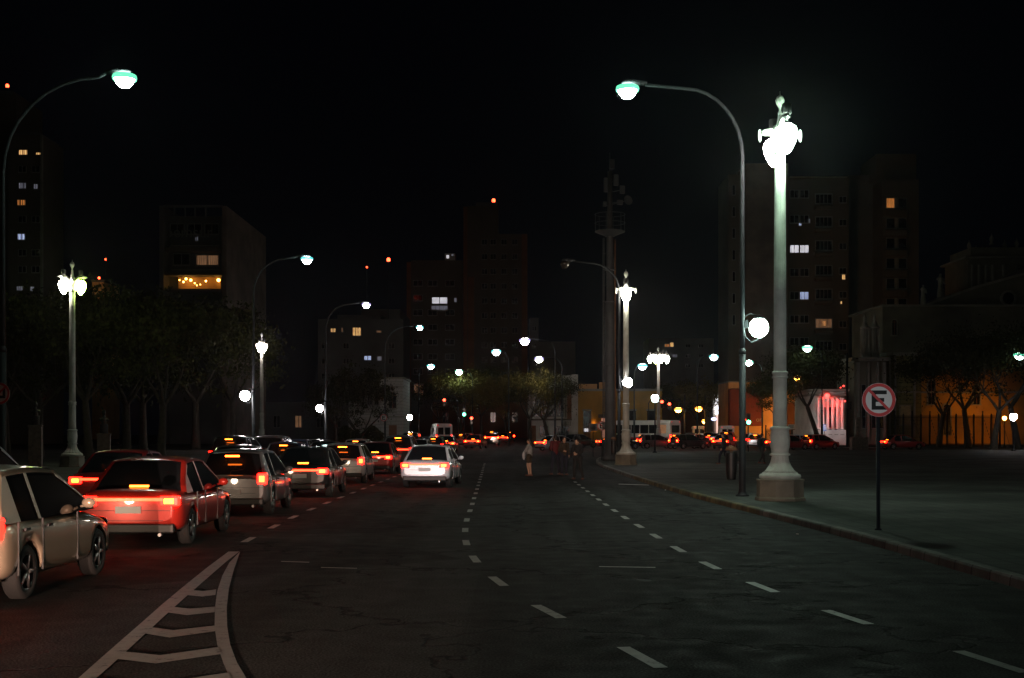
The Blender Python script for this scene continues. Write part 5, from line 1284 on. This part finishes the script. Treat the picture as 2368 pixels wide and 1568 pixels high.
# railing along low wall
def railing(name, label, px0, px1, y, h, n, m='iron', tips=True):
    t = thing(name, label, 'railings', (X((px0+px1)/2, y), y, gz(y)+.13)); w_ = (px1-px0)*y/F
    b = MB()
    for k in range(n+1):
        x = -w_/2 + w_*k/n; hh = h + (.12 if k % 8 else .35); b.tube([(x,0,0),(x,0,hh)], .032 if k % 8 else .09, 5)
        if tips: b.tube([(x,0,hh),(x,0,hh+.12)], [.035,.004], 5)
    b.build('bars', m, t)
    r_ = MB(); r_.box(-w_/2, w_/2, -.02, .02, h-.1, h-.05); r_.box(-w_/2, w_/2, -.02, .02, .15, .2); r_.build('rail', m, t)
    for k in range(0, n+1, 16):
        x = -w_/2 + w_*k/n; p = MB(); p.tube([(x, -.02, 0), (x, -.02, h+.5)], .07, 8); p.ell((x, -.02, h+.58), .1, .1, .12); p.tube([(x+.05, .0, h), (x+1.3, .6, .05)], .025, 6); p.build('post', m, t)
railing('iron_railings', 'tall black spiked railings before the orange church wall', 2068, 2312, 141.6, 3.2, 96)
railing('low_railings', 'low dark railings under the red shop front', 1770, 1872, 160, 1.6, 40)
# lit shop front (far side avenue)
y = 205; t = bld('lit_shop', 'dazzling white shop front with glowing columns in the side avenue', loc=base(1666, y))
slab(t, 'wall', 'wall_white', 1648, 1690, 905, None, y, 8)
for (a, b, c, d) in ((1652, 1681, 911, 914), (1653, 1663, 922, 934), (1665, 1681, 920, 932), (1652, 1682, 937, 947), (1654, 1668, 950, 958), (1672, 1682, 948, 960)): slab(t, 'light_panel', 'shop_white', a, b, c, d, y-.5, .4)
for px in (1658, 1668, 1677): slab(t, 'glowing_column', 'shop_pink', px-1.3, px+1.3, 960, 1012, y-.4, .3)
t = thing('blue_lit_sign', 'small blue-white oval lit sign on a post below the shop front', 'sign', (X(1650, 190), 190, gz(190)))
g = MB(); g.ell((0,0,Z(969,190)-gz(190)), .42, .1, .26); g.build('sign_face', 'sign_blue', t); g = MB(); g.tube([(0,.1,0),(0,.1,Z(969,190)-gz(190))], .05, 8); g.build('post', 'pole_dark', t)
# distant side blocks along side avenue
t = bld('apartment_block', 'dark low block behind the maroon bus and sodium lamps', loc=base(1585, 240)); slab(t, 'wall', 'wall_brown', 1532, 1648, 900, None, 240, 10)
for px in (1550, 1575, 1600, 1625): window(t, px, 930, 10, 14, 240, 'windark')
t = bld('terrace_house', 'dark row house left of the white building, behind the waiting cars', loc=base(1130, 240)); slab(t, 'wall', 'wall_brown', 1000, 1222, 930, None, 240, 10); 
for px in (1030, 1065, 1140, 1190): window(t, px, 965, 12, 22, 240, 'windark')
t = bld('terrace_house', 'dim low house between the villa and the lamp column', loc=base(700, 175)); slab(t, 'wall', 'wall_grey', 560, 806, 930, None, 175, 10); 
for px in (600, 640, 690, 740, 780): window(t, px, 975, 14, 26, 175, 'win_dimwarm' if px == 690 else 'windark')
# red and white lit corner house
y = 144; t = bld('corner_house', 'ornate white corner house with columns lit in red and white', loc=base(1925, y))
cz = t.location.z; lx = t.location.x
xa, xb = X(1878, y)-lx, X(1952, y)-lx; zt = Z(905, y)-cz; 
rc = 1.2; n = 10
foot = [(xa+rc-rc*math.cos(PI/2*k/n), rc-rc*math.sin(PI/2*k/n)) for k in range(n+1)][::1]
foot = [(xa, 9)] + [(xa+rc-rc*math.cos(PI/2*k/n), rc-rc*math.sin(PI/2*k/n)) for k in range(n+1)] + [(xb, 0), (xb, 9)]
def extr(t, name, m, poly, z0, z1, grow=0):
    cx_ = sum(p[0] for p in poly)/len(poly); cy_ = sum(p[1] for p in poly)/len(poly); mb = MB()
    pp = [(p[0]+math.copysign(grow, p[0]-cx_), p[1]+math.copysign(grow, p[1]-cy_)) for p in poly]; k = len(pp)
    mb.add([(a, b, z0) for a, b in pp]+[(a, b, z1) for a, b in pp], [list(range(k)), list(range(2*k-1, k-1, -1))]+[(i, k+i, k+(i+1) % k, (i+1) % k) for i in range(k)]); return mb.build(name, m, t)
extr(t, 'wall', 'wall_white', foot, 0, zt); extr(t, 'base_course', 'wall_white', foot, 0, 1.9, .18); extr(t, 'cornice', 'trim', foot, zt-.5, zt-.3, .3); extr(t, 'cornice', 'trim', foot, zt, zt+.25, .45)
dn = MB()
for k in range(22): dn.box(xa+.9+k*.14, xa+.98+k*.14, -.36, -.0, zt-.22, zt-.06)
dn.build('dentils', 'wall_white', t)
for k in range(6):
    x = xa+.55+k*(xb-xa-.9)/5; c = MB(); c.lathe([(.24,1.95),(.24,2.1),(.17,2.2),(.16,5.0),(.15,5.3),(.24,5.4),(.26,5.6)], 14, (x, -.34, 0)); c.build('column', 'wall_white', t)
for k in range(5):
    px = 1878 + (k+.95)*(74/5.4); window(t, px, 973, 6.5, 62, y-.02, 'windark', mull=0, frame='trim')
def R_lamp(px, py, label, m, r_=.2):
    tt = thing('facade_lamp', label, 'wall lamp', (X(px, y-.7), y-.7, Z(py, y)), 0, 'lamps on the corner house'); g = MB(); g.ell((0,0,0), r_, .12, r_); g.build('lens', m, tt); g = MB(); g.box(-.04, .04, 0, .7, -.04, .04); g.build('bracket', 'iron', tt)
M['red_soft'] = emit('red_neon', (1, .05, .04), 9)
for (px, py, r_, lb) in ((1912, 916, .3, 'large red lamp behind the leaves on the corner house'), (1937, 928, .12, 'small red lamp right of the large one'), (1950, 893, .1, 'tiny red lamp at the cornice corner'), (1943, 897, .07, 'tiny red lamp on the cornice'), (1953, 928, .1, 'small red lamp at the corner house edge')):
    R_lamp(px, py, lb, 'red_soft', r_)
spot('facade_uplight', (X(1938, y-4.2), y-4.2, Z(985, y)), (X(1936, y), y, Z(960, y)), 360, (1, .9, .95), 110, .8, .1)
spot('facade_uplight', (X(1890, y-4.2), y-4.2, Z(985, y)), (X(1893, y), y, Z(960, y)), 360, (1, .85, .85), 110, .8, .1)
spot('facade_red_light', (X(1937, y-1.4), y-1.4, Z(925, y)), (X(1937, y), y, Z(960, y)), 520, (1, .05, .04), 120, .8, .1)
spot('facade_red_light', (X(1912, y-1.4), y-1.4, Z(912, y)), (X(1912, y), y, Z(950, y)), 450, (1, .05, .04), 120, .8, .1)
spot('facade_red_light', (X(1925, y-3), y-3, Z(1030, y)), (X(1925, y), y, Z(1005, y)), 110, (1, .08, .06), 120, .8, .1)
t = thing('lit_shop_sign', 'blue-white lit sign left of the leaning tree trunk', 'sign', (X(1857, 158), 158, gz(158)+.13)); zz = Z(974, 158)-t.location.z
g = MB(); g.tube([(-.45, 0, zz+.32), (-.45, 0, zz-.3)], .06, 6); g.tube([(-.45, 0, zz-.3), (-.6, 0, zz-.34)], .05, 6)
for k in range(4): g.tube([(-.3+k*.2, 0, zz+.12), (-.3+k*.2, 0, zz-.1), (-.18+k*.2, 0, zz-.1)], .045, 6)
g.build('lit_letters', 'sign_blue', t); g = MB(); g.box(-.7, .6, .06, .16, zz-.5, zz+.5); g.build('sign_board', 'wall_brown', t); g = MB(); g.tube([(0,.12,0),(0,.12,zz-.4)], .06, 8); g.build('post', 'pole_dark', t)
# church
y = 150; t = bld('church', 'large dim church with paired pinnacles, statues, raking gable and tower', loc=base(2170, y))
slab(t, 'front_bay', 'wall_stone', 1975, 2050, 834, None, y-2, 8); slab(t, 'cornice', 'trim', 1970, 2056, 826, 834.2, y-2.5, 9)
slab(t, 'green_wall', 'wall_olive', 2050, 2130, 822, None, y-.6, 9); slab(t, 'cornice', 'trim', 2050, 2134, 815, 822.2, y-1, 9.6)
slab(t, 'church_wall', 'wall_yellow', 2130, 2420, 826, None, y-.6, 12); slab(t, 'nave_wall', 'wall_stone', 2040, 2420, 708, 815.2, y+6, 14); slab(t, 'nave_cornice', 'trim', 2036, 2424, 704, 708.2, y+5.6, 15)
slab(t, 'string_course', 'trim', 2130, 2420, 905, 909, y-.8, .25); slab(t, 'string_course', 'trim', 2051, 2130, 905, 908, y-.75, .2)
for px in (1985, 2008, 2030, 2046): slab(t, 'engaged_column', 'trim', px-2.5, px+2.5, 838, 1012, y-2.4, .5)
for px in (1996, 2019, 2038): window(t, px, 940, 9, 100, y-2, 'windark', mull=0); 
for px in (2058, 2070, 2115): slab(t, 'pilaster', 'trim', px-2, px+2, 824, 1010, y-.85, .3)
window(t, 2092, 960, 24, 44, y-.6, mat('poster_panel', (.3, .25, .12), .6), mull=0)
arch_window(t, 2145, 2160, 880, 935, y-.6, 'windark'); arch_window(t, 2180, 2196, 935, 1005, y-.6, 'windark'); arch_window(t, 2250, 2264, 890, 935, y-.6, 'windark'); window(t, 2160, 860, 12, 14, y-.6, 'windark', mull=0); window(t, 2220, 900, 10, 20, y-.6, 'windark')
arch_window(t, 2062, 2072, 740, 775, y+6, 'windark')
mb = MB(); lx, ly, lz = t.location; Y_ = y+8
mb.prism([(X(2130, Y_)-lx, Z(708, Y_)-lz), (X(2420, Y_)-lx, Z(708, Y_)-lz), (X(2420, Y_)-lx, Z(610, Y_)-lz), (X(2367, Y_)-lx, Z(636, Y_)-lz), (X(2260, Y_)-lx, Z(665, Y_)-lz)], 8, 20); mb.build('raking_gable', 'wall_stone', t)
ca = MB()
pts = [(2130, 706), (2260, 660), (2367, 630), (2420, 604)]
for a, b in zip(pts, pts[1:]): ca.prism([(X(a[0], Y_)-lx, Z(a[1]+6, Y_)-lz), (X(b[0], Y_)-lx, Z(b[1]+6, Y_)-lz), (X(b[0], Y_)-lx, Z(b[1], Y_)-lz), (X(a[0], Y_)-lx, Z(a[1], Y_)-lz)], 7.6, 20.3)
ca.build('gable_coping', 'trim', t)
ro = MB(); ring(ro, (X(2330, Y_)-lx, Z(690, Y_)-lz), .75, 1.0, 7.7, 7.98, 28); oo = ro.build('round_window', 'trim', t); ro = MB(); disc(ro, (X(2330, Y_)-lx, Z(690, Y_)-lz), .76, 7.9, 7.99); ro.build('pane', 'windark', oo)
slab(t, 'tower', 'wall_stone', 2238, 2420, 596, 700, y+18, 9); slab(t, 'tower_cornice', 'trim', 2232, 2424, 592, 596.2, y+17.6, 10); slab(t, 'tower_attic', 'wall_stone', 2244, 2420, 572, 592.2, y+18.4, 8)
for px in (2248, 2264, 2280, 2296, 2320, 2350): slab(t, 'tower_pilaster', 'trim', px-2, px+2, 612, 690, y+17.7, .4)
for px, py in ((2240, 560), (2292, 545), (2322, 560), (2350, 556), (2256, 572)):
    z = Z(py+22, y+20)-lz; f = MB(); f.lathe([(.3,0),(.3,.3),(.15,.4),(.3,.7),(.28,.95),(.05,1.4),(.02,1.6)], 12, (X(px, y+20)-lx, 20, z)); f.build('finial', 'trim', t)
# twin pinnacles
for px in (1999, 2022):
    yy = y-1; x = X(px, yy)-lx; zb = Z(826, yy)-lz; b = MB(); s = .35
    b.box(x-s-.12, x+s+.12, -1-s-.12, -1+s+.12, zb, zb+.5)
    for a, c in ((-1,-1),(1,-1),(1,1),(-1,1)): b.box(x+a*s-.08, x+a*s+.08, -1+c*s-.08, -1+c*s+.08, zb+.5, zb+3.4)
    b.box(x-.12, x+.12, -1.12, -.88, zb+.5, zb+3.4)
    b.lathe([(.55,zb+3.4),(.6,zb+3.6),(.35,zb+3.7),(.3,zb+4.0),(.15,zb+4.3),(.22,zb+4.5),(.03,zb+5.2)], 12, (x, -1, 0)); b.build('pinnacle', 'trim', t)
def roof_statue(px, pyb, yy, h, label):
    tt = thing('statue', label, 'statue', (X(px, yy), yy, Z(pyb, yy)), 0, 'stone statues on the church roof'); b = MB(); s = h/1.9
    capsule(b, (0,0,0), (0,0,.9*s), .3*s, .2*s); capsule(b, (0,0,.9*s), (0,0,1.4*s), .2*s, .22*s); capsule(b, (-.22*s,0,1.4*s), (.22*s,0,1.4*s), .09*s, .09*s); b.ell((0,.0,1.72*s), .11*s, .12*s, .15*s); capsule(b, (.25*s,0,1.4*s), (.3*s,-.15*s,1.0*s), .08*s, .06*s); capsule(b, (-.25*s,0,1.4*s), (-.2*s,-.25*s,1.55*s), .08*s, .05*s)
    remesh(b.build('figure', 'trim', tt), .05, 2); p = MB(); p.box(-.4*s, .4*s, -.35*s, .35*s, -.5*s, -.15*s); p.build('base', 'trim', tt)
roof_statue(2134, 702, y+6.5, 2.4, 'smaller stone statue on the church roof, left of the pair'); roof_statue(2174, 686, y+9, 3.0, 'larger stone statue on the church roof, right of the pair')
spot('sodium_churchyard_light', (X(2296, 143.5), 143.5, Z(985, 143.5)), (X(2240, y), y, Z(985, y)), 1100, (1, .36, .04), 115, .8, .2)
# dark pillars before the church
for px, lb in ((1985, 'squat dark pillar before the church, left of the round sign'),):
    yy = 116; tt = thing('dark_pillar', lb, 'pillar', (X(px, yy), yy, gz(yy)+.13)); a = MB(); a.box(-.75, .75, -.5, .5, 0, 1.2); bevel(a.build('base', 'granite', tt), .04); a = MB(); a.lathe([(.36,1.2),(.33,1.4),(.32,2.8),(.28,3.0),(.05,3.08)], 20); a.build('shaft', 'granite', tt)
t = thing('lattice_pole', 'thin dark pole with a small box beside the corner house', 'pole', (X(1958, 140), 140, gz(140))); a = MB(); a.tube([(0,0,0),(0,0,10.5)], .12, 10); a.build('pole_shaft', 'pole_dark', t); a = MB(); a.box(-.15, .45, -.2, .15, 4.2, 5.0); a.build('equipment_box', 'black', t)
# litter on the road
rnd = random.Random(4)
for i, (px, py, m, lb) in enumerate(((1538, 1134, 'white_sign', 'crumpled white paper by the kerb near the pole'), (1843, 1237, 'white_sign', 'tiny white scrap on the road below the big column'), (2085, 1287, 'kerb', 'pale debris in the gutter by the round sign'))):
    c = W(px, py); o = MB(); o.ell((0,0,.012), .028, .02, .012, 7, 5); q = o.build('litter', m, None, (c[0], c[1], .005)); tag(q, lb, 'litter', 'litter on the road')

# thin haze box added to carry the glow of the lamps
hz = MB(); hz.box(-240, 240, -70, 410, -1.0, 62); ho = hz.build('haze', 'kerb'); ho['kind'] = 'stuff'; ho['label'] = 'thin haze added over the square for the lamp glow'
hm_ = bpy.data.materials.new('lamp_glow_haze'); hm_.use_nodes = True; hn = hm_.node_tree; hn.nodes.clear()
out = hn.nodes.new('ShaderNodeOutputMaterial'); pv = hn.nodes.new('ShaderNodeVolumePrincipled'); pv.inputs['Density'].default_value = HAZE; pv.inputs['Color'].default_value = (.85, .9, .95, 1)
pv.inputs['Anisotropy'].default_value = .9
hn.links.new(pv.outputs[0], out.inputs['Volume']); ho.data.materials.clear(); ho.data.materials.append(hm_); ho.display_type = 'WIRE'
